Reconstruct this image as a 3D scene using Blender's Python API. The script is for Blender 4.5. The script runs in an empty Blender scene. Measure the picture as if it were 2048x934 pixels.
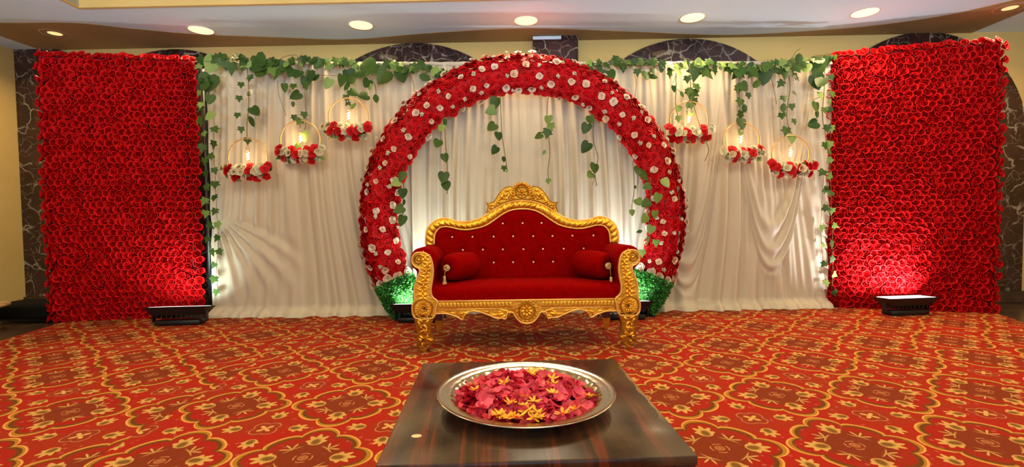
import bpy, bmesh, math, random
import numpy as np
from math import sin, cos, pi, radians, sqrt, atan2, floor as ffloor
from mathutils import Vector, Matrix, noise as mnoise

random.seed(7)
SC = bpy.context.scene
COL = SC.collection

# ------------------------------------------------------------------ camera
FPX, CAM_H = 956.0, 1.0
YAW, PITCH, ROLL = radians(1.5), radians(2.2), 0.0100
f0 = Vector((sin(YAW)*cos(PITCH), cos(YAW)*cos(PITCH), -sin(PITCH)))
r0 = Vector((cos(YAW), -sin(YAW), 0)); u0 = r0.cross(f0)
CR = (r0*cos(ROLL) - u0*sin(ROLL)).normalized(); CU = (u0*cos(ROLL) + r0*sin(ROLL)).normalized()
CP = Vector((0, 0, CAM_H))
cam_d = bpy.data.cameras.new('camera'); cam_d.sensor_width = 36; cam_d.lens = 36*FPX/2048; cam_d.clip_start = 0.05
cam = bpy.data.objects.new('camera', cam_d); COL.objects.link(cam)
m = Matrix((CR, CU, -f0)).transposed().to_4x4(); m.translation = CP
cam.matrix_world = m
SC.camera = cam

def ray(px, py): return f0*FPX + CR*(px-1024) - CU*(py-467)
def at(px, py, Y):                 # point of the plane y = Y seen at a pixel (survey of the photograph)
    d = ray(px, py); return CP + d*(Y/d.y)
def fl(px, py, z=0.0):
    d = ray(px, py); return CP + d*((z-CAM_H)/d.z)

# ------------------------------------------------------------------ world, exposure, large lights
SC.view_settings.view_transform = 'Standard'; SC.view_settings.look = 'None'
SC.view_settings.gamma = 1.0; SC.view_settings.exposure = 0.0
SC.view_settings.use_curve_mapping = False
W = bpy.data.worlds.new('world'); SC.world = W; W.use_nodes = True
bg = W.node_tree.nodes['Background']
bg.inputs[0].default_value = (0.74, 0.85, 1.0, 1); bg.inputs[1].default_value = 0.75

def area(name, loc, direction, power, color, sx, sy=None, shape='RECTANGLE', spread=180):
    d = bpy.data.lights.new(name, 'AREA'); d.energy = power; d.color = color; d.shape = shape
    d.size = sx
    if sy: d.size_y = sy
    d.spread = radians(spread)
    o = bpy.data.objects.new(name, d); COL.objects.link(o); o.location = loc
    o.rotation_euler = Vector(direction).to_track_quat('-Z', 'Y').to_euler()
    return o
# unseen overhead lamps added as warm fill for the hall
for hx in (-2.4, 0.4, 3.2):
    for hy in (-0.8, 2.2):
        area('overhead_fill_light', (hx, hy, 3.08), (0, 0.25, -1), 30, (1.0, 0.82, 0.56), 1.0, 1.0)
area('rear_fill_light', (0.3, -4.0, 1.3), (0, 1, 0.75), 45, (0.66, 0.82, 1.0), 6.0, 2.2)  # added cool fill from the rear, tilted up towards the ceiling
for hx in (-3.4, 0.2, 3.8):      # unseen lamps added level with the camera, brightening the ceiling over the stage
    area('ceiling_fill_light', (hx, 0.4, 1.75), (0, 0.80, 1.0), 75, (0.66, 0.83, 1.0), 0.8, 0.3, spread=110)

# ------------------------------------------------------------------ node expression helper
class NX:
    def __init__(s, nt, v): s.nt, s.v = nt, v
    def _m(s, op, *a, clamp=False):
        n = s.nt.nodes.new('ShaderNodeMath'); n.operation = op; n.use_clamp = clamp
        for i, x in enumerate((s,)+a):
            if isinstance(x, NX): s.nt.links.new(x.v, n.inputs[i])
            else: n.inputs[i].default_value = float(x)
        return NX(s.nt, n.outputs[0])
    def __add__(s, o): return s._m('ADD', o)
    __radd__ = __add__
    def __sub__(s, o): return s._m('SUBTRACT', o)
    def __rsub__(s, o): return (s*-1.0) + o
    def __mul__(s, o): return s._m('MULTIPLY', o)
    __rmul__ = __mul__
    def __truediv__(s, o): return s._m('DIVIDE', o)
    def abs(s): return s._m('ABSOLUTE')
    def sin(s): return s._m('SINE')
    def cos(s): return s._m('COSINE')
    def sqrt(s): return s._m('SQRT')
    def pow(s, e): return s._m('POWER', e)
    def fract(s): return s._m('FRACT')
    def floor(s): return s._m('FLOOR')
    def min(s, o): return s._m('MINIMUM', o)
    def max(s, o): return s._m('MAXIMUM', o)
    def atan2(s, o): return s._m('ARCTAN2', o)
    def gt(s, o): return s._m('GREATER_THAN', o)
    def step(s, a, b):            # smooth 0..1 as s goes a..b
        n = s.nt.nodes.new('ShaderNodeMapRange'); n.interpolation_type = 'SMOOTHSTEP'
        s.nt.links.new(s.v, n.inputs[0]); n.inputs[1].default_value = a; n.inputs[2].default_value = b
        return NX(s.nt, n.outputs[0])
    def band(s, a, b, e=0.003): return s.step(a-e, a+e)*(1.0 - s.step(b-e, b+e))
def hyp(a, b): return (a*a + b*b).sqrt()
def mixc(nt, fac, c1, c2):
    n = nt.nodes.new('ShaderNodeMix'); n.data_type = 'RGBA'
    for i, x in ((0, fac), (6, c1), (7, c2)):
        if isinstance(x, NX): nt.links.new(x.v, n.inputs[i])
        elif isinstance(x, (tuple, list)): n.inputs[i].default_value = (*x[:3], 1)
        elif isinstance(x, float): n.inputs[i].default_value = x
        else: nt.links.new(x, n.inputs[i])
    return n.outputs[2]

def mat(name, color, rough=0.5, metal=0.0, spec=0.5, sheen=0.0, coat=0.0, trans=0.0, emit=None, estr=0.0,
        bump=None, vary=None, sss=0.0, noise_c=None):
    """bump=(scale, strength, distance); vary=color2 mixed in by object random; noise_c=(color2, scale)"""
    M = bpy.data.materials.new(name); M.use_nodes = True; nt = M.node_tree
    b = nt.nodes['Principled BSDF']
    b.inputs['Base Color'].default_value = (*color, 1); b.inputs['Roughness'].default_value = rough
    b.inputs['Metallic'].default_value = metal; b.inputs['Specular IOR Level'].default_value = spec
    b.inputs['Sheen Weight'].default_value = sheen; b.inputs['Coat Weight'].default_value = coat
    b.inputs['Transmission Weight'].default_value = trans
    if emit: b.inputs['Emission Color'].default_value = (*emit, 1); b.inputs['Emission Strength'].default_value = estr
    c = None
    tc = nt.nodes.new('ShaderNodeTexCoord')
    if vary:
        oi = nt.nodes.new('ShaderNodeObjectInfo')
        c = mixc(nt, oi.outputs['Random'], tuple(color), tuple(vary))
    if noise_c:
        n = nt.nodes.new('ShaderNodeTexNoise'); n.inputs['Scale'].default_value = noise_c[1]; n.inputs['Detail'].default_value = 4
        nt.links.new(tc.outputs['Object'], n.inputs['Vector'])
        f = NX(nt, n.outputs[0]).step(0.35, 0.7)
        c = mixc(nt, f, c if c is not None else tuple(color), tuple(noise_c[0]))
    if c is not None: nt.links.new(c, b.inputs['Base Color'])
    if bump:
        n = nt.nodes.new('ShaderNodeTexNoise'); n.inputs['Scale'].default_value = bump[0]; n.inputs['Detail'].default_value = 3
        nt.links.new(tc.outputs['Object'], n.inputs['Vector'])
        bp = nt.nodes.new('ShaderNodeBump'); bp.inputs['Strength'].default_value = bump[1]; bp.inputs['Distance'].default_value = bump[2]
        nt.links.new(n.outputs[0], bp.inputs['Height']); nt.links.new(bp.outputs[0], b.inputs['Normal'])
    return M

M = {}
M['cream'] = mat('cream_wall_paint', (0.68, 0.49, 0.17), 0.75, noise_c=((0.64, 0.46, 0.155), 3))
M['white_ceiling'] = mat('white_ceiling_paint', (0.68, 0.86, 0.98), 0.8)
M['ceiling_shade'] = mat('tan_ceiling_shade', (0.36, 0.24, 0.095), 0.8, noise_c=((0.30, 0.20, 0.075), 2))  # shade of the ceiling near the back wall, painted as tan
M['dark_floor'] = mat('dark_polished_floor', (0.05, 0.028, 0.018), 0.25, noise_c=((0.09, 0.05, 0.03), 8))
M['red'] = mat('red_flower_fabric', (0.52, 0.0, 0.002), 0.55, spec=0.16, sheen=0.0, vary=(0.66, 0.002, 0.004))
def crevice_shade(m_, deep):     # crevice shade painted in: petals darken towards their base
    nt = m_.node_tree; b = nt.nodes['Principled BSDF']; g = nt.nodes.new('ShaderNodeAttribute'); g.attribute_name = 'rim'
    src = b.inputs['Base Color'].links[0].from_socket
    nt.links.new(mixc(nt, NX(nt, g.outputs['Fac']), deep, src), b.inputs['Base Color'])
crevice_shade(M['red'], (0.32, 0.0, 0.0015))
M['red_back'] = mat('dark_red_backing', (0.20, 0.0, 0.003), 0.9)
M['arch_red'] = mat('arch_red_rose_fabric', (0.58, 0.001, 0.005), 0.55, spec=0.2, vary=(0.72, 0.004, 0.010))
crevice_shade(M['arch_red'], (0.14, 0.0, 0.001))
M['white_rose'] = mat('ivory_rose_fabric', (0.80, 0.56, 0.36), 0.6, vary=(0.84, 0.72, 0.64))
M['pink_rose'] = mat('pale_rose_fabric', (0.80, 0.66, 0.42), 0.6, vary=(0.62, 0.74, 0.58))
crevice_shade(M['white_rose'], (0.50, 0.30, 0.18)); crevice_shade(M['pink_rose'], (0.42, 0.34, 0.16))
M['gyp'] = mat('pale_green_sprig', (0.45, 0.50, 0.32), 0.6, noise_c=((0.85, 0.80, 0.70), 60))
M['leaf'] = mat('ivy_leaf', (0.018, 0.056, 0.009), 0.45, spec=0.3, vary=(0.075, 0.145, 0.018), noise_c=((0.028, 0.078, 0.011), 20))
M['leaf_light'] = mat('light_ivy_leaf', (0.11, 0.21, 0.035), 0.45, spec=0.4, vary=(0.24, 0.36, 0.09))
M['stem'] = mat('vine_stem', (0.15, 0.12, 0.035), 0.6)
M['box'] = mat('boxwood_leaf', (0.045, 0.28, 0.035), 0.45, spec=0.4, noise_c=((0.02, 0.13, 0.015), 12))
M['core'] = mat('green_foam', (0.015, 0.05, 0.012), 0.9)
M['black'] = mat('black_metal', (0.008, 0.008, 0.01), 0.4, spec=0.4)
M['blackcloth'] = mat('black_cloth', (0.005, 0.004, 0.003), 0.9, spec=0.15)
M['hoop'] = mat('gold_hoop_metal', (0.62, 0.40, 0.17), 0.35, metal=0.7)
M['sock'] = mat('cream_socket', (0.6, 0.5, 0.35), 0.5)
M['fil'] = mat('lit_filament', (1, 0.75, 0.4), 0.5, emit=(1.0, 0.62, 0.26), estr=30)
M['lamp'] = mat('downlight_diffuser', (1, 0.9, 0.7), 0.5, emit=(1.0, 0.80, 0.38), estr=1.35)
M['flood'] = mat('flood_led_face', (1, 1, 1), 0.5, emit=(0.95, 0.97, 1.0), estr=1.5)
M['trim'] = mat('downlight_trim', (0.75, 0.66, 0.60), 0.5)
M['velvet'] = mat('red_velvet', (0.235, 0.0, 0.0), 0.9, spec=0.03, sheen=0.02, noise_c=((0.19, 0.0, 0.0), 25))
M['velvet'].node_tree.nodes['Principled BSDF'].inputs['Sheen Tint'].default_value = (1, 0.1, 0.1, 1)
M['maroon'] = mat('maroon_wood', (0.09, 0.008, 0.006), 0.4)
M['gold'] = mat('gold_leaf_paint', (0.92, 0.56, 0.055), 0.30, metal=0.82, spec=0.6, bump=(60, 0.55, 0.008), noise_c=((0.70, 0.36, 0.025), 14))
def recess_shade(m_):  # shade in the carving painted in: gold darkens where it is concave
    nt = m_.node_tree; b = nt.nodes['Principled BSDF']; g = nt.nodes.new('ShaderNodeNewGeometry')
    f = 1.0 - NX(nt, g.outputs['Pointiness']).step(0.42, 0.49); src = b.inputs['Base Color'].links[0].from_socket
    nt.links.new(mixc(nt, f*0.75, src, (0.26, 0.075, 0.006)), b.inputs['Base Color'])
recess_shade(M['gold'])
M['gold_in'] = mat('gold_edge_paint', (0.90, 0.56, 0.16), 0.38, metal=0.45, spec=0.5)
M['crystal'] = mat('crystal_button', (0.95, 0.62, 0.55), 0.08, spec=1.0, coat=0.6)
M['tassel'] = mat('gold_silk', (0.72, 0.50, 0.22), 0.5, noise_c=((0.50, 0.32, 0.12), 60))
M['steel'] = mat('polished_steel', (0.50, 0.47, 0.41), 0.17, metal=1.0)
M['petal'] = mat('rose_petal_skin', (0.45, 0.002, 0.015), 0.38, spec=0.5, vary=(0.88, 0.09, 0.17), sheen=0.0)
M['marigold'] = mat('marigold_petal_skin', (0.90, 0.36, 0.003), 0.5, vary=(0.90, 0.58, 0.05))
M['bud'] = mat('pale_bud', (0.75, 0.55, 0.22), 0.5)
M['sticker'] = mat('cream_sticker', (0.72, 0.58, 0.33), 0.4)
M['yellowcloth'] = mat('yellow_cloth', (0.66, 0.42, 0.03), 0.7)
M['creamstone'] = mat('cream_stone', (0.50, 0.36, 0.15), 0.5, noise_c=((0.32, 0.20, 0.08), 9))

def curtain_mat():
    A = bpy.data.materials.new('ivory_satin'); A.use_nodes = True; nt = A.node_tree
    b = nt.nodes['Principled BSDF']
    b.inputs['Base Color'].default_value = (0.64, 0.57, 0.445, 1); b.inputs['Roughness'].default_value = 0.45
    b.inputs['Specular IOR Level'].default_value = 0.35; b.inputs['Sheen Weight'].default_value = 0.15
    tr = nt.nodes.new('ShaderNodeBsdfTranslucent'); tr.inputs[0].default_value = (0.62, 0.53, 0.41, 1)
    mx = nt.nodes.new('ShaderNodeMixShader'); mx.inputs[0].default_value = 0.12
    nt.links.new(b.outputs[0], mx.inputs[1]); nt.links.new(tr.outputs[0], mx.inputs[2])
    nt.links.new(mx.outputs[0], nt.nodes['Material Output'].inputs[0])
    return A
M['curtain'] = curtain_mat()

def marble_mat():
    A = bpy.data.materials.new('maroon_veined_marble'); A.use_nodes = True; nt = A.node_tree
    b = nt.nodes['Principled BSDF']; b.inputs['Roughness'].default_value = 0.07
    b.inputs['Specular IOR Level'].default_value = 0.6
    tc = nt.nodes.new('ShaderNodeTexCoord')
    n = nt.nodes.new('ShaderNodeTexNoise'); n.inputs['Scale'].default_value = 5.0; n.inputs['Detail'].default_value = 5
    nt.links.new(tc.outputs['Object'], n.inputs['Vector'])
    va = nt.nodes.new('ShaderNodeVectorMath'); va.operation = 'MULTIPLY_ADD'
    nt.links.new(n.outputs['Color'], va.inputs[0]); va.inputs[1].default_value = (0.22,)*3
    nt.links.new(tc.outputs['Object'], va.inputs[2])
    def veins(scale, w):
        v = nt.nodes.new('ShaderNodeTexVoronoi'); v.feature = 'DISTANCE_TO_EDGE'; v.inputs['Scale'].default_value = scale
        nt.links.new(va.outputs[0], v.inputs['Vector'])
        return 1.0 - NX(nt, v.outputs['Distance']).step(0.0, w)
    k = nt.nodes.new('ShaderNodeTexNoise'); k.inputs['Scale'].default_value = 6.5; k.inputs['Detail'].default_value = 2
    nt.links.new(tc.outputs['Object'], k.inputs['Vector'])
    gate = NX(nt, k.outputs[0]).step(0.42, 0.60)
    v = (veins(4.6, 0.050)*gate + veins(9.0, 0.035)*(1.0-gate)*0.55).min(1.0)
    base = mixc(nt, NX(nt, n.outputs[0]).step(0.3, 0.7), (0.022, 0.009, 0.008), (0.050, 0.019, 0.018))
    nt.links.new(mixc(nt, v*0.8, base, (0.42, 0.37, 0.28)), b.inputs['Base Color'])
    return A
M['marble'] = marble_mat()

def table_mat():
    A = bpy.data.materials.new('striped_rosewood_laminate'); A.use_nodes = True; nt = A.node_tree
    b = nt.nodes['Principled BSDF']; b.inputs['Specular IOR Level'].default_value = 0.38
    tc = nt.nodes.new('ShaderNodeTexCoord'); mp = nt.nodes.new('ShaderNodeMapping')
    mp.inputs['Scale'].default_value = (13, 0.55, 1); nt.links.new(tc.outputs['Object'], mp.inputs[0])
    n = nt.nodes.new('ShaderNodeTexNoise'); n.inputs['Scale'].default_value = 1.6; n.inputs['Detail'].default_value = 6; n.inputs['Roughness'].default_value = 0.6
    nt.links.new(mp.outputs[0], n.inputs[0])
    cr = nt.nodes.new('ShaderNodeValToRGB'); e = cr.color_ramp.elements
    e[0].position = 0.30; e[0].color = (0.012, 0.006, 0.004, 1); e[1].position = 0.75; e[1].color = (0.13, 0.050, 0.030, 1)
    for p, c in ((0.42, (0.030, 0.014, 0.008, 1)), (0.50, (0.045, 0.018, 0.008, 1)), (0.56, (0.14, 0.028, 0.010, 1)), (0.62, (0.035, 0.015, 0.008, 1))):
        x = e.new(p); x.color = c
    nt.links.new(n.outputs[0], cr.inputs[0])
    s = nt.nodes.new('ShaderNodeTexNoise'); s.inputs['Scale'].default_value = 5; s.inputs['Detail'].default_value = 5
    nt.links.new(tc.outputs['Object'], s.inputs[0])
    brown_mottle = NX(nt, s.outputs[0]).step(0.40, 0.70)*0.45  # noise mask for a patchy brown tone
    c = mixc(nt, brown_mottle, cr.outputs[0], (0.13, 0.075, 0.035))
    # worn laminate along the right edge: chips show pale board
    sx = nt.nodes.new('ShaderNodeSeparateXYZ'); nt.links.new(tc.outputs['Object'], sx.inputs[0])
    x, y = NX(nt, sx.outputs[0]), NX(nt, sx.outputs[1])
    k = nt.nodes.new('ShaderNodeTexNoise'); k.inputs['Scale'].default_value = 22; nt.links.new(tc.outputs['Object'], k.inputs[0])
    wear = (x + NX(nt, k.outputs[0])*0.030).gt(0.366) * y.band(-0.15, 0.25, 0.06)
    c = mixc(nt, wear*0.75, c, (0.34, 0.20, 0.08))
    nt.links.new(c, b.inputs['Base Color'])
    rr = NX(nt, s.outputs[0]).step(0.3, 0.8)*0.20 + 0.24
    nt.links.new(rr.v, b.inputs['Roughness'])
    return A
M['table'] = table_mat()

def carpet_mat():
    A = bpy.data.materials.new('red_gold_medallion_carpet'); A.use_nodes = True; nt = A.node_tree
    b = nt.nodes['Principled BSDF']; b.inputs['Roughness'].default_value = 0.9
    b.inputs['Specular IOR Level'].default_value = 0.15
    tc = nt.nodes.new('ShaderNodeTexCoord'); sx = nt.nodes.new('ShaderNodeSeparateXYZ')
    nt.links.new(tc.outputs['Object'], sx.inputs[0])
    X, Y = NX(nt, sx.outputs[0]), NX(nt, sx.outputs[1])
    PX, PY = 0.585, 0.575
    far = Y.gt(3.335); left = 1.0 - X.gt(-1.70)
    Xs = X - far*0.19 + left*0.245
    Ys = Y + far*0.152 + left*0.035
    U = ((Xs + 0.828)/PX + 0.5); V = ((Ys - 1.973)/PY + 0.5)
    u, v = U.fract() - 0.5, V.fract() - 0.5
    r = hyp(u, v); th = v.atan2(u)
    c8 = (th*4.0).cos()
    R = (th*4.0).cos()*0.036 + c8.abs().pow(0.6)*0.085 + 0.372
    d = R - r                                   # >0 inside the medallion
    qa, qb = u.abs().max(v.abs()), u.abs().min(v.abs())
    RED, DEEP = (0.37, 0.012, 0.003), (0.30, 0.012, 0.004)
    GOLD, OCH, OLV, BRN = (0.68, 0.34, 0.085), (0.40, 0.17, 0.015), (0.11, 0.045, 0.006), (0.17, 0.030, 0.006)
    # ground
    vo = nt.nodes.new('ShaderNodeTexVoronoi'); vo.inputs['Scale'].default_value = 21
    nt.links.new(tc.outputs['Object'], vo.inputs['Vector'])
    dots = 1.0 - NX(nt, vo.outputs['Distance']).step(0.10, 0.24)
    no = nt.nodes.new('ShaderNodeTexNoise'); no.inputs['Scale'].default_value = 3.5; no.inputs['Detail'].default_value = 5
    nt.links.new(tc.outputs['Object'], no.inputs['Vector'])
    c = mixc(nt, NX(nt, no.outputs[0]).step(0.35, 0.7), RED, (0.30, 0.026, 0.004))
    c = mixc(nt, dots*0.40, c, (0.60, 0.17, 0.13))
    # interstitial motif around the cell corner
    u2, v2 = U.fract() - 0.5, V.fract() - 0.5
    cu = 0.5 - u.abs(); cv = 0.5 - v.abs()      # distance components from the nearest corner
    rc = hyp(cu, cv); tcn = cv.atan2(cu)
    pet = (tcn*2.0).sin().abs()                 # four petals on the diagonals
    c = mixc(nt, (1.0 - rc.step(0.10, 0.16))*0.65, c, (0.22, 0.035, 0.008))
    outl = (rc - pet*0.035 - 0.085).band(-0.004, 0.006, 0.002)
    c = mixc(nt, outl*0.8, c, (0.60, 0.22, 0.10))
    fl4 = 1.0 - (rc - pet.pow(2.0)*0.055 - 0.015).step(-0.004, 0.004)
    c = mixc(nt, fl4, c, (0.62, 0.36, 0.11))
    ca, cb = cu.max(cv), cu.min(cv)
    def palm(c, a, bq, ca0, sz, flip):
        """serrated palmette whose base points to flip; gold rim and olive heart"""
        ex, ey = (a - ca0)*(1.0/sz), bq*(1.18/sz)
        rr = hyp(ex, ey); an = ey.atan2(ex*flip)
        lim = (an*8.0).cos()*0.24*an.abs().step(2.4, 0.9) + 0.80 + (an.cos())*0.16
        dd = lim - rr
        c = mixc(nt, dd.step(-0.06, 0.02), c, (0.58, 0.34, 0.095))
        heart = 1.0 - hyp(ex + 0.10*flip, ey*1.25).step(0.30, 0.70)
        return mixc(nt, heart*dd.step(0.0, 0.1)*0.92, c, (0.15, 0.060, 0.008))
    c = palm(c, ca, cb, 0.245, 0.084, 1.0)
    # medallion interior
    inside = d.step(-0.002, 0.004)
    ci = mixc(nt, dots*0.42, mixc(nt, NX(nt, no.outputs[0]).step(0.35, 0.7), (0.35, 0.009, 0.003), (0.29, 0.018, 0.004)), (0.55, 0.18, 0.13))
    star = 1.0 - (r - (th*16.0).cos()*0.018 - 0.245).step(-0.04, 0.035)
    ci = mixc(nt, star*0.85, ci, BRN)
    ci = palm(ci, qa, qb, 0.255, 0.098, 1.0)
    # sprigs on the diagonals
    s1 = (u.abs() + v.abs())*0.7071; s2 = (u.abs() - v.abs())*0.7071
    ex, ey = (s1 - 0.185), s2
    sr = hyp(ex, ey); sa = ey.atan2(ex)
    spr = 1.0 - (sr - (sa*3.5).cos().abs().pow(4.0)*0.085 - 0.006).step(-0.004, 0.004)
    spr = spr*ex.step(-0.02, 0.0)
    ci = mixc(nt, spr, ci, (0.58, 0.33, 0.10))
    # centre rosette
    ci = mixc(nt, 1.0 - r.step(0.034, 0.040), ci, (0.42, 0.14, 0.05))
    ci = mixc(nt, r.band(0.016, 0.022, 0.002), ci, (0.22, 0.05, 0.015))
    ci = mixc(nt, r.band(0.060, 0.068, 0.002)*(th*4.0).cos().step(-0.7, -0.3), ci, (0.56, 0.26, 0.10))
    # border bands
    thick = (1.0 - (th*2.0).sin().abs()*0.35)
    ci = mixc(nt, (1.0 - d.step(0.050, 0.078)), ci, OLV)
    ci = mixc(nt, 1.0 - (d - thick*0.050).step(-0.003, 0.003), ci, OCH)
    ci = mixc(nt, 1.0 - d.step(0.015, 0.019), ci, GOLD)
    c = mixc(nt, inside, c, ci)
    # pile and wear
    pn = nt.nodes.new('ShaderNodeTexNoise'); pn.inputs['Scale'].default_value = 160; pn.inputs['Detail'].default_value = 2
    nt.links.new(tc.outputs['Object'], pn.inputs['Vector'])
    pf = NX(nt, pn.outputs[0])
    c = mixc(nt, pf.step(0.35, 0.75)*0.28, c, (0.16, 0.02, 0.006))
    nt.links.new(c, b.inputs['Base Color'])
    bp = nt.nodes.new('ShaderNodeBump'); bp.inputs['Strength'].default_value = 0.5; bp.inputs['Distance'].default_value = 0.004
    nt.links.new(pn.outputs[0], bp.inputs['Height']); nt.links.new(bp.outputs[0], b.inputs['Normal'])
    return A
M['carpet'] = carpet_mat()

# ------------------------------------------------------------------ object helpers
def tag(o, label=None, cat=None, group=None, kind=None):
    if label: o['label'] = label
    if cat: o['category'] = cat
    if group: o['group'] = group
    if kind: o['kind'] = kind
    return o
def empty(name, loc=(0, 0, 0), rz=0.0):
    o = bpy.data.objects.new(name, None); COL.objects.link(o); o.location = loc; o.rotation_euler = (0, 0, rz)
    o.empty_display_size = 0.1
    return o
def inst(mesh, name, parent=None, mw=None, loc=None):
    o = bpy.data.objects.new(name, mesh); COL.objects.link(o)
    if parent: o.parent = parent
    if mw is not None: o.matrix_local = mw
    elif loc is not None: o.location = loc
    return o

class MB:
    def __init__(s): s.v = []; s.f = []; s.sm = []; s.a = {}
    def add(s, vs, fs, smooth=True):
        k = len(s.v); s.v += [tuple(p) for p in vs]; s.f += [tuple(i+k for i in f) for f in fs]; s.sm += [smooth]*len(fs); return s
    def xform(s, mtx):
        s.v = [tuple(mtx @ Vector(p)) for p in s.v]; return s
    def merge(s, o, mtx=None):
        vs = o.v if mtx is None else [mtx @ Vector(p) for p in o.v]
        k = len(s.v); s.v += [tuple(p) for p in vs]; s.f += [tuple(i+k for i in f) for f in o.f]; s.sm += o.sm
        for i, q in o.a.items(): s.a[i+k] = q
        return s
    def rims(s, fn):
        for i, p in enumerate(s.v): s.a[i] = min(1.0, max(0.0, fn(p)))
        return s
    def box(s, x0, x1, y0, y1, z0, z1, bev=0.0, seg=2):
        if bev <= 0:
            vs = [(x, y, z) for z in (z0, z1) for y in (y0, y1) for x in (x0, x1)]
            return s.add(vs, [(0, 2, 3, 1), (4, 5, 7, 6), (0, 1, 5, 4), (2, 6, 7, 3), (0, 4, 6, 2), (1, 3, 7, 5)], False)
        bm = bmesh.new(); bmesh.ops.create_cube(bm, size=1)
        for v in bm.verts: v.co = Vector(((x0+x1)/2 + v.co.x*(x1-x0), (y0+y1)/2 + v.co.y*(y1-y0), (z0+z1)/2 + v.co.z*(z1-z0)))
        bmesh.ops.bevel(bm, geom=bm.edges[:], offset=bev, segments=seg, profile=0.5, affect='EDGES')
        bm.verts.index_update()
        s.add([v.co[:] for v in bm.verts], [[v.index for v in f.verts] for f in bm.faces], True); bm.free(); return s
    def grid(s, P, nu, nv, closed_u=False, closed_v=False, smooth=True):
        """P[i*nv+j], i<nu, j<nv"""
        fs = []
        for i in range(nu if closed_u else nu-1):
            for j in range(nv if closed_v else nv-1):
                a, b2 = i, (i+1) % nu; c, d = j, (j+1) % nv
                fs.append((a*nv+c, b2*nv+c, b2*nv+d, a*nv+d))
        return s.add(P, fs, smooth)
    def tube(s, path, rad, n=6, closed=False, caps=True):
        path = [Vector(p) for p in path]; L = len(path)
        if L < 2: return s
        rs = rad if isinstance(rad, (list, tuple)) else [rad]*L
        P = []; up = None
        for i in range(L):
            a = path[i-1] if (i > 0 or closed) else path[i]; b2 = path[(i+1) % L] if (i < L-1 or closed) else path[i]
            t = (b2-a).normalized() if (b2-a).length > 1e-9 else Vector((0, 0, 1))
            if up is None:
                up = Vector((0, 1, 0)) if abs(t.y) < 0.9 else Vector((1, 0, 0))
            e1 = (up - t*up.dot(t)).normalized(); e2 = t.cross(e1); up = e1
            for k in range(n):
                an = 2*pi*k/n; P.append(path[i] + e1*(cos(an)*rs[i]) + e2*(sin(an)*rs[i]))
        s.grid(P, L, n, closed_u=closed, closed_v=True)
        if caps and not closed:
            k0 = len(s.v) - len(P)
            s.f += [tuple(k0+j for j in range(n)), tuple(k0+(L-1)*n+j for j in reversed(range(n)))]; s.sm += [True, True]
        return s
    def lathe(s, prof, n=24, c=(0, 0, 0), smooth=True):
        P = [(c[0]+r*cos(2*pi*k/n), c[1]+r*sin(2*pi*k/n), c[2]+z) for (r, z) in prof for k in range(n)]
        return s.grid(P, len(prof), n, closed_v=True, smooth=smooth)
    def sphere(s, c, r, n=8, m=5, sy=1.0, sz=1.0):
        P = []
        for i in range(m+1):
            a = pi*i/m
            for k in range(n): P.append((c[0]+r*sin(a)*cos(2*pi*k/n), c[1]+sy*r*sin(a)*sin(2*pi*k/n), c[2]+sz*r*cos(a)))
        return s.grid(P, m+1, n, closed_v=True)
    def plate(s, out, y0, y1):
        """outline [(x,z)] extruded from y0 (front) to y1"""
        n = len(out)
        vs = [(x, y0, z) for x, z in out] + [(x, y1, z) for x, z in out]
        fs = [tuple(range(n)), tuple(reversed(range(n, 2*n)))] + [(i, n+i, n+(i+1) % n, (i+1) % n) for i in range(n)]
        return s.add(vs, fs, False)
    def dome(s, cx, cz, ang, L, Wd, Hh, y0, taper=0.5, nu=6, nv=4, mid=0.0):
        """leaf-shaped raised blob in the xz plane, root at (cx,cz) growing along ang; raised towards -y"""
        P = []
        for i in range(nu+1):
            t = i/nu; w = Wd*sin(pi*min(1, t**taper)) * 0.5 if 0 < t < 1 else 0.0
            for j in range(nv+1):
                q = -1 + 2*j/nv
                h = Hh*sqrt(max(0, 1-q*q))*(sin(pi*t)**0.6 if 0 < t < 1 else 0) - mid*Hh*(1-abs(q))*(1 if 0 < t < 1 else 0)
                a, b2 = t*L, q*w
                P.append((cx + cos(ang)*a - sin(ang)*b2, y0 - h, cz + sin(ang)*a + cos(ang)*b2))
        return s.grid(P, nu+1, nv+1)
    def spiral(s, cx, cz, R, turns, tr, y0, a0=0.0, d=1, n=5):
        K = int(14*turns)+2; pts = []; rs = []
        for i in range(K):
            t = i/(K-1); r = R*(1-0.86*t); a = a0 + d*2*pi*turns*t
            pts.append((cx+r*cos(a), y0 - 0.3*tr, cz+r*sin(a))); rs.append(tr*(1-0.35*t))
        s.tube(pts, rs, n); s.sphere((cx, y0-0.002, cz), tr*1.5, 8, 4); return s
    def mesh(s, name, m):
        me = bpy.data.meshes.new(name); me.from_pydata(s.v, [], s.f)
        me.polygons.foreach_set('use_smooth', s.sm); me.materials.append(m)
        if s.a:
            at_ = me.attributes.new('rim', 'FLOAT', 'POINT'); at_.data.foreach_set('value', [s.a.get(i, 1.0) for i in range(len(s.v))])
        me.update(); return me
    def build(s, name, m, parent=None, loc=None, mw=None):
        return inst(s.mesh(name, m), name, parent, mw, loc)

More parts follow.
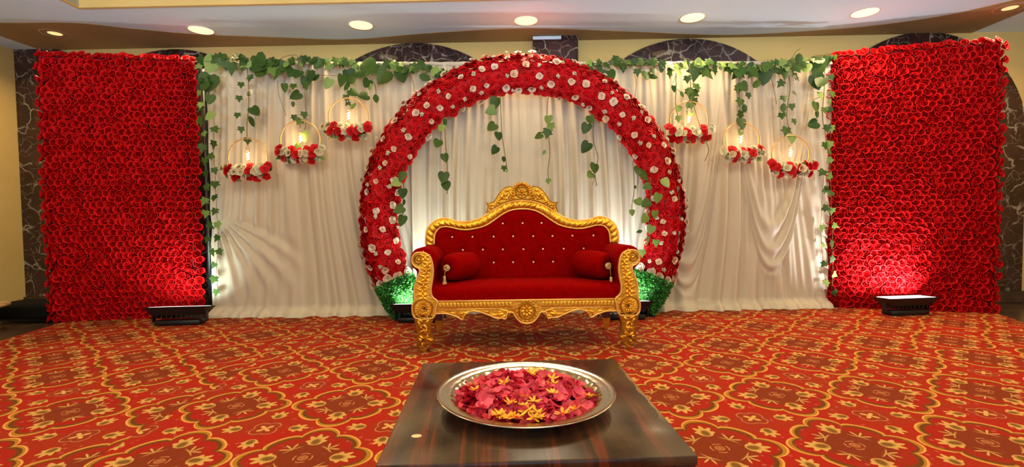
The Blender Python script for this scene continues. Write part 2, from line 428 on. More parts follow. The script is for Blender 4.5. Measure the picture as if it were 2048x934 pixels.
def smooth_curve(pts, n=8, closed=False):
    P = [Vector((*p, 0)) if len(p) == 2 else Vector(p) for p in pts]; out = []; L = len(P)
    for i in range(L if closed else L-1):
        p0 = P[(i-1) % L] if (closed or i > 0) else P[i]; p1 = P[i]; p2 = P[(i+1) % L]; p3 = P[(i+2) % L] if (closed or i < L-2) else P[i+1]
        for k in range(n):
            t = k/n
            out.append(0.5*((2*p1) + (p2-p0)*t + (2*p0-5*p1+4*p2-p3)*t*t + (3*p1-p0-3*p2+p3)*t**3))
    if not closed: out.append(P[-1])
    return [tuple(p[:2]) if len(pts[0]) == 2 else tuple(p) for p in out]
def resample(pts, n):
    P = [Vector(p) for p in pts]; d = [0]
    for i in range(1, len(P)): d.append(d[-1] + (P[i]-P[i-1]).length)
    out = []; j = 0
    for k in range(n):
        t = d[-1]*k/(n-1)
        while j < len(P)-2 and d[j+1] < t: j += 1
        s_ = (t-d[j])/max(1e-9, d[j+1]-d[j]); out.append(P[j].lerp(P[j+1], min(1, max(0, s_))))
    return out
def basis(normal, spin=0.0, scale=1.0, loc=(0, 0, 0)):
    q = Vector(normal).to_track_quat('Z', 'Y')
    return Matrix.Translation(loc) @ q.to_matrix().to_4x4() @ Matrix.Rotation(spin, 4, 'Z') @ Matrix.Scale(scale, 4)

# ------------------------------------------------------------------ THE SETTING
WT = math.atan(0.05); EX = Vector((cos(WT), -sin(WT), 0)); EY = Vector((sin(WT), cos(WT), 0)); WO = Vector((0, 5.36, 0))
CZ = 2.92
def RM():   # room frame -> world
    mt = Matrix.Rotation(-WT, 4, 'Z'); mt.translation = WO; return mt
def room(mb, name, mt):
    o = mb.build(name, mt, None, mw=RM()); o['kind'] = 'structure'; return o
room(MB().box(-5.6, 6.1, 0.0, 0.12, -0.02, CZ+0.3), 'wall_back', M['cream'])
room(MB().box(-5.57, -5.45, -8.6, 0.0, -0.02, CZ+0.3), 'wall_left', M['cream'])
room(MB().box(5.9, 6.02, -8.6, 0.0, -0.02, CZ+0.3), 'wall_right', M['cream'])
room(MB().box(-5.6, 6.1, -8.6, 0.0, -0.12, -0.012), 'floor', M['dark_floor'])
# ceiling: flat white margin round a raised tray
TY = -1.03
c = MB(); c.box(-5.45, 5.9, TY, 0.0, CZ, CZ+0.05); c.box(-5.45, -3.72, -8.6, TY, CZ, CZ+0.05); c.box(4.6, 5.9, -8.6, TY, CZ, CZ+0.05)
room(c, 'ceiling', M['white_ceiling'])
room(MB().box(-3.9, 4.8, -8.6, TY+0.1, CZ+0.26, CZ+0.3), 'ceiling_tray', M['cream'])
c = MB(); c.box(-3.72, 4.6, TY-0.03, TY, CZ-0.012, CZ+0.26); c.box(-3.75, -3.72, -8.6, TY, CZ-0.012, CZ+0.26); c.box(4.6, 4.63, -8.6, TY, CZ-0.012, CZ+0.26)
room(c, 'trim_tray', M['cream'])
# wavy shade on the ceiling along the back wall, put into a tan strip
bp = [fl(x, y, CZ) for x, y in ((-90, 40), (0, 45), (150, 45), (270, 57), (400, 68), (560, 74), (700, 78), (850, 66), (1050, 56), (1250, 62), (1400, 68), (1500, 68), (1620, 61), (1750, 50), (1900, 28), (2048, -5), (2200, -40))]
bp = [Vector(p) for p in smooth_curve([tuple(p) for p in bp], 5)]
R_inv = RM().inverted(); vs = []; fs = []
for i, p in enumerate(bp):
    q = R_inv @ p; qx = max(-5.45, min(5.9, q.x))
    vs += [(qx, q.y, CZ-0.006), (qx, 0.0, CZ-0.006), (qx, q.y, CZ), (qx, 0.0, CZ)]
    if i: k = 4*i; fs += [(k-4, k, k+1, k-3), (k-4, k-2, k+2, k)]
c = MB().add(vs, fs, False); room(c, 'ceiling_shade_strip', M['ceiling_shade'])

# marble: arched slabs, side slab and the middle pier
def arch_slab(sc_, apex, r, name, x0=None, x1=None):
    zc = apex - r; out = []
    xa = -r if x0 is None else x0-sc_; xb = r if x1 is None else x1-sc_
    N = 40; out.append((sc_+xa, 0.0)); 
    for i in range(N+1):
        x = xa + (xb-xa)*i/N; out.append((sc_+x, zc + sqrt(max(0, r*r-x*x))))
    out.append((sc_+xb, 0.0)); out = out[::-1]
    mb = MB().plate(out, -0.03, -0.002)
    o = room(mb, name, M['marble']); return o
def wall_s(px, py):      # wall coordinate s of a pixel
    d = ray(px, py); n = EY; t = (WO-CP).dot(n)/d.dot(n); p = CP+d*t; return (p-WO).dot(EX), p.z
for (ax, ay, r, x0, x1) in ((350, 100, 1.25, None, None), (828, 88, 1.35, None, None), (1372, 79, 1.25, None, None), (1845, 66, 1.10, None, None), (62, 93, 1.15, wall_s(20, 200)[0], None)):
    s_, z_ = wall_s(ax, ay); arch_slab(s_, z_, r, 'trim_marble_arch', x0, x1)
sa, _ = wall_s(1065, 100); sb, _ = wall_s(1153, 100)
room(MB().box(sa, sb, -0.16, -0.03, 0, CZ-0.002), 'trim_marble_pier', M['marble'])
pc = MB().box(sa+0.0, sb-0.18, -0.175, -0.16, CZ-0.05, CZ-0.012, 0.006, 1)
room(pc, 'trim_pier_cornice', M['white_ceiling'])
room(MB().box(-5.45, 5.9, -0.055, -0.031, 0, 0.12), 'baseboard_back', M['dark_floor'])

# carpet, its left and right edges run towards the backdrop
cl = MB(); P0 = [(-4.05, -2.6), (4.05, -2.6), (4.35, 3.0), (4.66, 4.10), (4.80, 4.45), (4.9, 5.05), (-4.32, 5.15), (-4.28, 4.78), (-4.16, 4.05)]
n = len(P0); cl.add([(x, y, 0.0) for x, y in P0] + [(x, y, -0.011) for x, y in P0], [tuple(range(n))] + [(i, n+i, n+(i+1) % n, (i+1) % n) for i in range(n)], False)
co = cl.build('carpet', M['carpet']); tag(co, 'red and gold medallion patterned carpet covering the stage floor', 'carpet')

# ------------------------------------------------------------------ downlights
def downlight_mesh():
    tr = MB().lathe([(0.112, -0.002), (0.122, -0.008), (0.126, -0.001)], 28)
    di = MB().lathe([(0.0001, -0.006), (0.06, -0.006), (0.112, -0.004)], 28)
    return tr.mesh('trim_ring', M['trim']), di.mesh('diffuser', M['lamp'])
tr_m, di_m = downlight_mesh()
DL = [(110, 66, 'round ceiling downlight at the far left above the left marble strip'),
      (402, 60, 'round ceiling downlight above the inner edge of the left red flower panel'),
      (722, 50, 'round ceiling downlight above the third hoop lamp from the left'),
      (1052, 41, 'round ceiling downlight directly above the top of the flower arch'),
      (1385, 35, 'round ceiling downlight above the first hoop lamp right of the arch'),
      (1730, 25, 'round ceiling downlight above the inner half of the right red flower panel'),
      (2020, 15, 'round ceiling downlight at the far right, cut by the picture edge')]
for i, (px, py, lab) in enumerate(DL):
    p = fl(px, py, CZ)
    e = tag(empty('ceiling_downlight', p), lab, 'ceiling light', 'row of downlights in the ceiling')
    inst(tr_m, 'trim_ring', e); inst(di_m, 'diffuser', e)
    L = area('downlight_lamp', (p.x, p.y, CZ-0.02), (0, -0.12, -1), 17.0, (1.0, 0.72, 0.38), 0.22, shape='DISK', spread=150)

# ------------------------------------------------------------------ LED flood lights on the floor
def flood_light(name, loc, rz, label, power, color, tilt=40, target=None, dip=-3):
    e = tag(empty(name, loc, rz), label, 'flood light', 'black LED floor flood lights')
    w = 0.27
    hb = MB()      # tray: wide open top, narrow base
    T = radians(tilt)
    sec_t = [(-w, -0.10), (w, -0.10), (w, 0.10), (-w, 0.10)]; sec_b = [(-w+0.05, -0.05), (w-0.05, -0.05), (w-0.05, 0.05), (-w+0.05, 0.05)]
    hv = [(x, y, 0.045) for x, y in sec_t] + [(x, y, -0.035) for x, y in sec_b] + [(x*0.96, y*0.9, 0.045) for x, y in sec_t] + [(x*0.9, y*0.8, 0.030) for x, y in sec_t]
    hb.add(hv, [(4, 5, 1, 0), (5, 6, 2, 1), (6, 7, 3, 2), (7, 4, 0, 3), (7, 6, 5, 4), (0, 1, 9, 8), (1, 2, 10, 9), (2, 3, 11, 10), (3, 0, 8, 11), (8, 9, 13, 12), (9, 10, 14, 13), (10, 11, 15, 14), (11, 8, 12, 15)], False)
    mt = Matrix.Translation((0, 0, 0.125)) @ Matrix.Rotation(radians(dip), 4, 'X')
    for k in range(9): hb.box(-0.18+k*0.045-0.004, -0.18+k*0.045+0.004, -0.05, 0.05, -0.06, -0.03)
    hb.build('housing', M['black'], e, mw=mt)
    MB().box(-w*0.86, w*0.86, -0.085, 0.085, 0.034, 0.046).build('led_face', M['flood'], e, mw=mt)
    st = MB().box(-0.20, 0.20, -0.06, 0.07, 0.0, 0.05, 0.008, 1)
    st.build('base_box', M['black'], e)
    for sx_ in (-1, 1):
        MB().box(sx_*(w-0.035)-0.006, sx_*(w-0.035)+0.006, -0.02, 0.02, 0.03, 0.13).build('bracket', M['black'], e)
    d = bpy.data.lights.new('flood_lamp', 'AREA'); d.energy = power; d.color = color; d.shape = 'RECTANGLE'; d.size = 0.42; d.size_y = 0.12; d.spread = radians(120)
    o = bpy.data.objects.new('flood_lamp', d); COL.objects.link(o)
    mw = Matrix.Translation(loc) @ Matrix.Rotation(rz, 4, 'Z') @ mt @ Matrix.Translation((0, 0, 0.055))
    o.location = mw.translation
    dirv = (Vector(target) - mw.translation) if target else Vector((0, 0.5, 1))
    o.rotation_euler = dirv.to_track_quat('-Z', 'Y').to_euler()
    return e
flood_light('floor_flood_light', (-3.02, 4.56, 0), radians(4), 'black LED floor flood light at the inner foot of the left red flower panel', 7, (0.80, 1.0, 0.90), target=(-3.2, 5.1, 0.9), dip=-9)
flood_light('floor_flood_light', (3.93, 4.50, 0), radians(6), 'black LED floor flood light with glowing face before the right red flower panel', 27, (1.0, 0.98, 1.0), target=(3.75, 5.1, 0.9))
flood_light('floor_flood_light', (-0.76, 4.52, 0), radians(0), 'black LED flood light on the floor behind the left arm of the sofa', 16, (0.86, 1.0, 0.98), target=(-0.85, 5.2, 0.95), dip=-8)
flood_light('floor_flood_light', (1.17, 4.50, 0), radians(0), 'black LED flood light on the floor behind the right arm of the sofa', 16, (0.88, 0.95, 1.0), target=(1.28, 5.2, 0.95), dip=-8)

# ------------------------------------------------------------------ BACKDROP CURTAINS
CTOP = 2.545; CY = 4.93
def sm(a, b2, t):
    t = min(1, max(0, (t-a)/(b2-a))); return t*t*(3-2*t)
def pleat(u, seed):
    """irregular soft folds along label u (metres)"""
    w = 0.55*sin(u*5.1+seed) + 0.30*sin(u*11.7+seed*2.3)
    a = 0.55 + 0.45*sin(u*3.3+seed*1.7)
    s1 = sin(2*pi*u/0.150 + w*3.2); s2 = sin(2*pi*u/0.072 + w*4.6 + 1.3)
    r = (0.5+0.5*s1)**1.3
    return a*0.062*r + 0.008*s2
def rid(d, w): return math.exp(-(d/w)**2)
def curtain(name, x0, x1, label, seed, warp, extra, nx, nz=110, topx=None):
    e = tag(empty(name, ((x0+x1)/2, CY, 0)), label, 'curtain', 'ivory backdrop curtains')
    P = []; cx = (x0+x1)/2
    for i in range(nx+1):
        x = x0 + (x1-x0)*i/nx
        for j in range(nz+1):
            z = CTOP*(j/nz); t = 1 - z/CTOP
            u = warp(x, z, t)
            amp = 0.35 + 0.65*sm(0.0, 0.25, t)
            ey_, damp = extra(x, z, t)
            y = -pleat(u, seed)*amp*(0.8+0.5*t)*(1-damp) + ey_
            y += 0.010*mnoise.noise(Vector((x*1.6, z*1.1, seed)))
            xx = x
            foot = sm(0.10, 0.0, z)              # pooled hem
            y -= 0.10*foot + 0.02*foot*mnoise.noise(Vector((x*6, seed, 0)))
            zz = max(z, 0.004) + 0.03*foot*(0.5+0.5*mnoise.noise(Vector((x*9, 2, seed))))*(1 if z > 0.01 else 0)
            if topx: xx, zz = topx(xx, zz)
            P.append((xx-cx, y, zz))
    mb = MB().grid(P, nx+1, nz+1)
    mb.build('drape', M['curtain'], e)
    # hem sleeve over the rail
    path = [(x0-cx + (x1-x0)*k/30, -0.012+0.004*sin(k*1.7), CTOP-0.008+0.003*sin(k*2.9)) for k in range(31)]
    MB().tube(path, 0.020, 7).build('rail_sleeve', M['curtain'], e)
    return e
def warpL(x, z, t):
    xc = -2.02; return xc + (x-xc)/(1+0.55*t*t) + 0.02*sin(z*2.0+x)
def extraL(x, z, t):
    y = 0; damp = 0
    # strong folds gathered at the seam near x = -2.1, spreading downwards
    for k, (xt, xb) in enumerate(((-2.12, -2.22), (-2.06, -1.98), (-1.86, -1.62), (-1.74, -1.40), (-1.52, -1.20))):
        c_ = xt + (xb-xt)*t**1.8; y -= 0.030*rid(x-c_, 0.030+0.03*t)
    # swag pulled from the left tie
    dx, dz = x+2.90, 1.02-z; rr = sqrt(dx*dx+dz*dz)
    if rr > 0.02:
        a = atan2(dz, max(dx, 1e-4)) - 0.35*rr
        env = sm(0.05, 0.3, rr)*sm(1.25, 0.7, rr)*sm(-0.1, 0.25, a)*sm(1.65, 1.2, a)
        damp = max(0, min(1, env*1.2))*0.85
        y -= 0.034*env*(0.5+0.5*sin(a*30.0+0.8+rr*2.5))**1.3
        # smooth the area: belly forward
        y -= 0.05*sm(0.1, 0.5, rr)*sm(1.3, 0.6, rr)*sm(0.0, 0.4, a)*sm(1.6, 1.0, a)
    # diagonal pulls at the top left corner
    q = (x+2.9) - (2.40-z)*0.9
    if z > 2.1 and x < -2.35: y -= 0.016*sm(2.1, 2.3, z)*(0.5+0.5*sin(q*60))*sm(-2.3, -2.5, x)
    return y, damp
def topL(x, z):
    return x, z
curtain('stage_curtain', -2.92, -0.86, 'ivory satin curtain left of the flower arch with a swag pulled to its lower left', 1.0, warpL, extraL, 300)
def warpC(x, z, t): return x*(1-0.06*t) + 0.012*sin(z*2.4+x*2)
def extraC(x, z, t):
    y = 0
    for xt, xb in ((-0.55, -0.60), (-0.2, -0.25), (0.33, 0.18), (0.36, 0.50), (0.62, 0.66), (1.0, 1.22), (1.15, 1.42)):
        c_ = xt + (xb-xt)*t**1.3; y -= 0.018*rid(x-c_, 0.025+0.02*t)
    return y, 0
curtain('stage_curtain', -0.88, 1.42, 'ivory satin curtain hanging inside the flower arch behind the sofa', 2.6, warpC, extraC, 300)
def warpR(x, z, t):
    xc = 2.48; return xc + (x-xc)/(1+0.40*t*t) + 0.02*sin(z*2.1+x)
def usw(x, z, xc, zb, wd, up, lam, amp):
    """U-shaped swag folds: bottom at (xc, zb), arms rising by `up` at distance wd"""
    w = z - zb - up*(abs(x-xc)/wd)**2.2
    env = sm(-0.14, 0.02, w)*sm(0.95, 0.25, w)*sm(wd*1.25, wd*0.75, abs(x-xc))
    return -amp*env*(0.5+0.5*sin(2*pi*sqrt(max(0, w+.14))*1.35/lam))**1.3 - 0.02*env, env
def extraR(x, z, t):
    y = 0
    for xt, xb in ((1.72, 1.60), (2.36, 2.30), (2.43, 2.40), (2.55, 2.62), (2.66, 2.98), (3.05, 3.00), (3.26, 3.28)):
        c_ = xt + (xb-xt)*t**2.2; y -= 0.028*rid(x-c_, 0.022+0.028*t)
    a1, e1 = usw(x, z, 2.84, 0.42, 0.34, 1.1, 0.24, 0.036)
    a2, e2 = usw(x, z, 1.93, 0.22, 0.32, 1.2, 0.26, 0.032)
    return y*(1-.7*max(e1, e2)) + a1 + a2, .9*max(e1, e2)
curtain('stage_curtain', 1.40, 3.45, 'ivory satin curtain right of the flower arch with two deep swags', 4.2, warpR, extraR, 300)
# rail and posts of the backdrop frame
e = tag(empty('backdrop_frame', (0, 5.0, 0)), 'thin black pipe frame carrying the ivory curtains', 'frame')
MB().tube([(-2.96, 0, CTOP-0.02), (3.50, 0, CTOP-0.02)], 0.015, 8).build('rail', M['black'], e)
for px_ in (-2.98, 3.50):
    MB().tube([(px_, -0.02, 0), (px_, -0.02, CTOP)], 0.025, 8).build('post', M['black'], e)
    MB().box(px_-0.11, px_+0.11, -0.12, 0.12, 0, 0.012).build('base_plate', M['black'], e)

# ------------------------------------------------------------------ ROSES
def rose_mb(layers, seed, nu=5, nv=4, curl=0.25):
    """layers: (petals, r_base, r_top, z_base, z_top, width). unit radius, opens to +Z"""
    rn = random.Random(seed); mb = MB()
    for (n_, rb, rt, zb, zt, wd) in layers:
        off = rn.uniform(0, 6.28)
        for p in range(n_):
            a0 = off + 2*pi*p/n_ + rn.uniform(-.15, .15); P = []; tl = rn.uniform(-.08, .1); rf = rn.uniform(.9, 1.1)
            for i in range(nu):
                s_ = -1 + 2*i/(nu-1)
                for j in range(nv):
                    t = j/(nv-1)
                    rr = (rb + (rt*rf-rb)*t**0.8 + curl*(t**4)*rt*0.5)*(1+0.10*s_*(1 if rn.random() > .5 else 1))
                    zz = zb + (zt-zb)*(1-(1-t)**1.7) - 0.16*s_*s_*t*(zt-zb) - curl*0.45*t**6*(zt-zb) + tl*t
                    w = wd*(0.55+0.45*sin(pi*min(1, t*0.75+.2)))
                    a = a0 + s_*w*pi/n_*1.0
                    P.append((rr*cos(a), rr*sin(a), zz))
            mb.grid(P, nu, nv)
    N_ = nu*nv
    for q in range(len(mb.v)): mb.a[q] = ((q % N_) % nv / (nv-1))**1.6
    return mb
cup_layers = [(4, 0.15, 0.98, 0.0, 0.85, 1.5), (3, 0.08, 0.55, 0.1, 0.95, 1.7)]
open_layers = [(5, 0.2, 1.0, 0.0, 0.45, 1.5), (5, 0.15, 0.76, 0.05, 0.68, 1.5), (3, 0.1, 0.46, 0.1, 0.82, 1.8), (2, 0.04, 0.22, 0.1, 0.9, 2.0)]
cups = [rose_mb(cup_layers, s_, 5, 3, 0.30) for s_ in range(4)]
opens = [rose_mb(open_layers, 20+s_, 4, 4, 0.30) for s_ in range(4)]
small = [rose_mb([(4, 0.25, 1.0, 0.0, 0.75, 1.6), (3, 0.1, 0.62, 0.1, 0.95, 1.7), (2, .05, .3, .1, 1.0, 2.0)], 40+s_, 4, 3, 0.22) for s_ in range(3)]

def ribbon_cup(seed):
    """rolled satin ribbon flower: an open cup whose rim curls outwards"""
    rn = random.Random(seed); mb = MB(); N = 12
    prof = [(0.30, 0.0), (0.62, 0.35), (0.80, 0.70), (0.98, 0.86), (1.04, 0.76)]
    P = []
    for (r, z) in prof:
        for k in range(N):
            a = 2*pi*k/N; q = 1+0.14*sin(2*a+seed)*z + 0.08*sin(5*a+seed*3)*z
            P.append((r*q*cos(a), r*q*sin(a), z + 0.20*z*sin(a+seed*1.3)+0.08*z*sin(3*a+seed)))
    mb.grid(P, len(prof), N, closed_v=True)
    P = []
    for (r, z) in [(0.12, 0.1), (0.34, 0.45), (0.46, 0.78), (0.38, 0.84)]:
        for k in range(8):
            a = 2*pi*k/8; P.append((r*(1+.15*sin(2*a+seed))*cos(a)+.05, r*sin(a), z+0.12*z*sin(2*a+seed)))
    mb.grid(P, 4, 8, closed_v=True)
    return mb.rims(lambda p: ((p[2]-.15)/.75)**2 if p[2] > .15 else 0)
rcups = [ribbon_cup(s_) for s_ in range(5)]
rcup_mesh = [q.mesh('rose', M['red']) for q in rcups]

def flower_wall(name, A, B, hgt, label, bulge_name):
    """panel from foot point A to foot point B (left to right as seen), facing -y"""
    A, B = Vector(A), Vector(B); ex = (B-A).normalized(); wid = (B-A).length; nrm = Vector((ex.y, -ex.x, 0))
    e = tag(empty(name, A), label, 'flower wall')
    def L(x, y, z): return ex*x - nrm*y + Vector((0, 0, z))        # y into the panel
    bk = MB(); vs = [L(x, y, z) for z in (0.02, hgt-0.02) for y in (0.0, 0.05) for x in (0.0, wid)]
    bk.add(vs, [(0, 2, 3, 1), (4, 5, 7, 6), (0, 1, 5, 4), (2, 6, 7, 3), (0, 4, 6, 2), (1, 3, 7, 5)], False)
    bk.build('backing_panel', M['red_back'], e)
    for q in (0.08, wid-0.08):
        fr = MB(); fr.tube([L(q, 0.07, 0.0), L(q, 0.07, hgt-0.05)], 0.02, 6); fr.build('support_post', M['maroon'], e)
    px_, pz_ = 0.0625, 0.0560; nx_ = int(round(wid/px_)); nz_ = int(round(hgt/pz_)); spots = []
    for j in range(nz_+1):
        for i in range(nx_+1):
            x = (i + (0.5 if j % 2 else 0))*wid/nx_; z = 0.035 + j*(hgt-0.06)/nz_
            if x > wid+0.01: continue
            x += random.uniform(-.010, .010); z += random.uniform(-.008, .008)
            d = Vector(nrm); d += Vector((0, 0, random.uniform(-.35, .35))) + ex*random.uniform(-.35, .35)
            if i == 0: d -= ex*0.9
            if i >= nx_-(1 if j % 2 else 0): d += ex*0.9
            if j >= nz_: d += Vector((0, 0, 0.8))
            pos = L(x, random.uniform(-.006, .004), z)
            dist = (A+pos-CP).length
            spots.append((dist, pos, d, random.uniform(0, 6.28), random.uniform(.038, .044), random.randrange(5)))
    spots.sort(key=lambda s_: s_[0])
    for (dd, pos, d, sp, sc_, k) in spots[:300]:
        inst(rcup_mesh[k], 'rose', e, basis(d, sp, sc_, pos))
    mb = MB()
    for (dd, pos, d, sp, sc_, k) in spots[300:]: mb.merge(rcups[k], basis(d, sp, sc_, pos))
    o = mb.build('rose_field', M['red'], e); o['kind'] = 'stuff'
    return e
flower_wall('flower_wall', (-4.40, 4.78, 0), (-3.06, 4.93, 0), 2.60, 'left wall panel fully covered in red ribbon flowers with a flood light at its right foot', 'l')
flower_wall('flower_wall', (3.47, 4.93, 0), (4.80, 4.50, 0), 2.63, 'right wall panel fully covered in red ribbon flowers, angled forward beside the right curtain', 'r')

# ------------------------------------------------------------------ FLOWER ARCH
AC = Vector((0.242, 4.70, 0.956)); RM_, HW = 1.415, 0.150
ar = tag(empty('flower_arch', (AC.x, AC.y, 0)), 'large round arch of red and ivory roses standing behind the sofa', 'arch')
a_lo, a_hi = radians(-22), radians(202)
def arch_core(a0, a1, rmid, hw, th, m_, name, n=70, k=10):
    P = []
    for i in range(n+1):
        a = a0 + (a1-a0)*i/n
        for j in range(k):
            b2 = 2*pi*j/k; rr = rmid + hw*cos(b2)
            P.append((rr*cos(a), th*sin(b2), AC.z + rr*sin(a)))
    mb = MB().grid(P, n+1, k, closed_v=True)
    return mb.build(name, m_, ar)
arch_core(a_lo, a_hi, RM_, HW-0.02, 0.09, M['red_back'], 'foam_core')
op_mesh = [q.mesh('red_rose', M['arch_red']) for q in opens]
rspots = []
def aspot(a, off, face, sc_):
    """off: radial offset; face: 0 front .. +-1 pointing outward/inward"""
    rr = RM_ + off; nrm = Vector((cos(a)*face, -max(0.05, 1-abs(face)*0.85), sin(a)*face)).normalized()
    y = -0.085*sqrt(max(0.0, 1-(off/(HW+0.02))**2)) + 0.01
    return Vector((rr*cos(a), y, AC.z+rr*sin(a))), nrm
offs = [-0.150, -0.083, -0.012, 0.062, 0.128, 0.165]
for r_i, off in enumerate(offs):
    rr = RM_+off; n = int((a_hi-a_lo)*rr/0.083)
    for i in range(n+1):
        a = a_lo + (a_hi-a_lo)*(i + (0.5 if r_i % 2 else 0))/n + random.uniform(-.012, .012)
        if a > a_hi+0.01: continue
        face = off/0.165*0.75
        p, nn = aspot(a, off+random.uniform(-.012, .012), face, 1)
        nn = (nn + Vector((random.uniform(-.25, .25), 0, random.uniform(-.25, .25)))).normalized()
        rspots.append(((p+Vector((AC.x, AC.y, 0))-CP).length - (0.3 if abs(off) < .13 else 0), p, nn, random.uniform(0, 6.28), random.uniform(.047, .058), random.randrange(4)))
rspots.sort(key=lambda s_: s_[0])
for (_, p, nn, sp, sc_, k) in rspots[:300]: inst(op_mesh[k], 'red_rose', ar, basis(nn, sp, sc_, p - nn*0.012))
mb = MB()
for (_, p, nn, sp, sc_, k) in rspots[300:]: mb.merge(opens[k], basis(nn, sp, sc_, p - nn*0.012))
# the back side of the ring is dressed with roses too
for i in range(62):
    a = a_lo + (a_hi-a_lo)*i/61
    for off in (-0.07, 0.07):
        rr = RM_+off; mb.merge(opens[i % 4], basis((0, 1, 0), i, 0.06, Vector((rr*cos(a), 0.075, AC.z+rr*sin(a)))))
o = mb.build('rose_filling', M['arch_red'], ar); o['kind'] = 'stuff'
# ivory roses and sprigs, spread at random with a minimum distance
sm_mesh = [q.mesh('ivory_rose', M['white_rose']) for q in small]
def sprig_mb(seed):
    rn = random.Random(seed); mb = MB()
    for k in range(9):
        d = Vector((rn.uniform(-1, 1), rn.uniform(-1, 1), rn.uniform(.3, 1))).normalized()
        mb.sphere(d*0.75, 0.26, 5, 3)
    for k in range(5):
        a = rn.uniform(0, 6.28); mb.add([(0, 0, 0), (cos(a-.3)*.8, sin(a-.3)*.8, .3), (cos(a)*1.25, sin(a)*1.25, .35), (cos(a+.3)*.8, sin(a+.3)*.8, .3)], [(0, 1, 2, 3)])
    return mb
spr_mesh = [sprig_mb(s_).mesh('sprig', M['gyp']) for s_ in range(3)]
pts = []; tries = 0
while len(pts) < 150 and tries < 20000:
    tries += 1
    a = random.uniform(a_lo+0.02, a_hi-0.02); off = random.uniform(-0.165, 0.175)
    p, nn = aspot(a, off, off/0.17*0.8, 1)
    if any((p-q[0]).length < (0.05 if q[2] != (len(pts) % 3 == 2) else 0.115) for q in pts): continue
    pts.append((p, nn, len(pts) % 3 == 2))
for i, (p, nn, isp) in enumerate(pts):
    if isp: inst(spr_mesh[i % 3], 'sprig', ar, basis(nn, i, random.uniform(.020, .026), p+nn*0.038))
    else: inst(sm_mesh[i % 3], 'ivory_rose', ar, basis((nn+Vector((random.uniform(-.3, .3), 0, random.uniform(-.3, .3)))).normalized(), i, random.uniform(.022, .036), p+nn*0.030))
# a row of ivory roses closes each foot, below it the clipped boxwood
for side, a in ((0, a_lo), (1, a_hi)):
    for k, off in enumerate((-0.15, -0.07, 0.01, 0.09, 0.16)):
        da = 0.02 if side else -0.02
        p, nn = aspot(a+da+random.uniform(-.01, .01), off, off/0.17*0.6, 1)
        inst(sm_mesh[k % 3], 'ivory_rose', ar, basis(nn, k, .040, p+nn*0.02))
def boxwood(a0, a1, name):
    arch_core(a0, a1, RM_, 0.165, 0.15, M['core'], 'boxwood_core', 14, 12)
    mb = MB(); rn = random.Random(int(a0*100))
    for i in range(5200):
        a = rn.uniform(a0, a1); b2 = rn.uniform(0, 2*pi); q = rn.uniform(0.94, 1.10)
        rr = RM_ + 0.175*q*cos(b2); nv = Vector((cos(b2)*cos(a), sin(b2), cos(b2)*sin(a)))
        p = Vector((rr*cos(a), 0.16*q*sin(b2), AC.z+rr*sin(a)))
        d = (nv + Vector((rn.uniform(-1, 1), rn.uniform(-1, 1), rn.uniform(-1, 1)))*0.85).normalized()
        s1 = d.cross(Vector((rn.uniform(-1, 1), rn.uniform(-1, 1), rn.uniform(-1, 1)))).normalized(); L_ = rn.uniform(.018, .028)
        mb.add([p, p+d*L_*.5+s1*L_*.32, p+d*L_, p+d*L_*.5-s1*L_*.32], [(0, 1, 2, 3)], False)
    o = mb.build(name, M['box'], ar); o['kind'] = 'stuff'
boxwood(radians(-37), a_lo-0.03, 'boxwood_foliage'); boxwood(a_hi+0.03, radians(217), 'boxwood_foliage')
for s_ in (-1, 1):
    x = s_*1.10
    MB().box(x-0.16, x+0.16, -0.14, 0.14, 0.0, 0.012).tube([(x, 0, 0.01), (x, 0, 0.24)], 0.018, 8).build('stand', M['black'], ar)

# ------------------------------------------------------------------ LEAVES AND VINES
def leaf_mb(kind):
    if kind == 'ivy': out = [(0, 0), (.20, .10), (.46, .02), (.36, -.22), (.56, -.42), (.26, -.50), (0, -1.0), (-.26, -.50), (-.56, -.42), (-.36, -.22), (-.46, .02), (-.20, .10)]
    elif kind == 'heart': out = [(0, 0), (.18, .12), (.42, .06), (.50, -.20), (.40, -.52), (.20, -.82), (0, -1.0), (-.20, -.82), (-.40, -.52), (-.50, -.20), (-.42, .06), (-.18, .12)]
    else: out = [(0, 0), (.20, -.14), (.30, -.40), (.22, -.74), (0, -1.0), (-.22, -.74), (-.30, -.40), (-.20, -.14)]
    n = len(out); vs = []; 
    for x, z in out: vs.append((x, 0.10*abs(x) - 0.18*z*z*0.6, z))
    vs.append((0, -0.05, -0.35)); mb = MB()
    mb.add(vs, [(i, (i+1) % n, n) for i in range(n)], True)
    return mb
LEAF = {}
for kd in ('ivy', 'heart', 'oval'):
    for nm, mt in (('d', M['leaf']), ('l', M['leaf_light'])): LEAF[kd, nm] = leaf_mb(kd).mesh('leaf', mt)
LABN = 0
def put_leaf(par, org, p, size, kind, light=False, tilt=0.0, rn=random):
    mw = Matrix.Translation(Vector(p)-org) @ Matrix.Rotation(rn.uniform(-.5, .5), 4, 'Z') @ Matrix.Rotation(rn.uniform(-.45, .3), 4, 'X') @ Matrix.Rotation(tilt, 4, 'Y') @ Matrix.Scale(size*0.92, 4)
    return inst(LEAF[kind, 'l' if light else 'd'], 'leaf', par, mw)
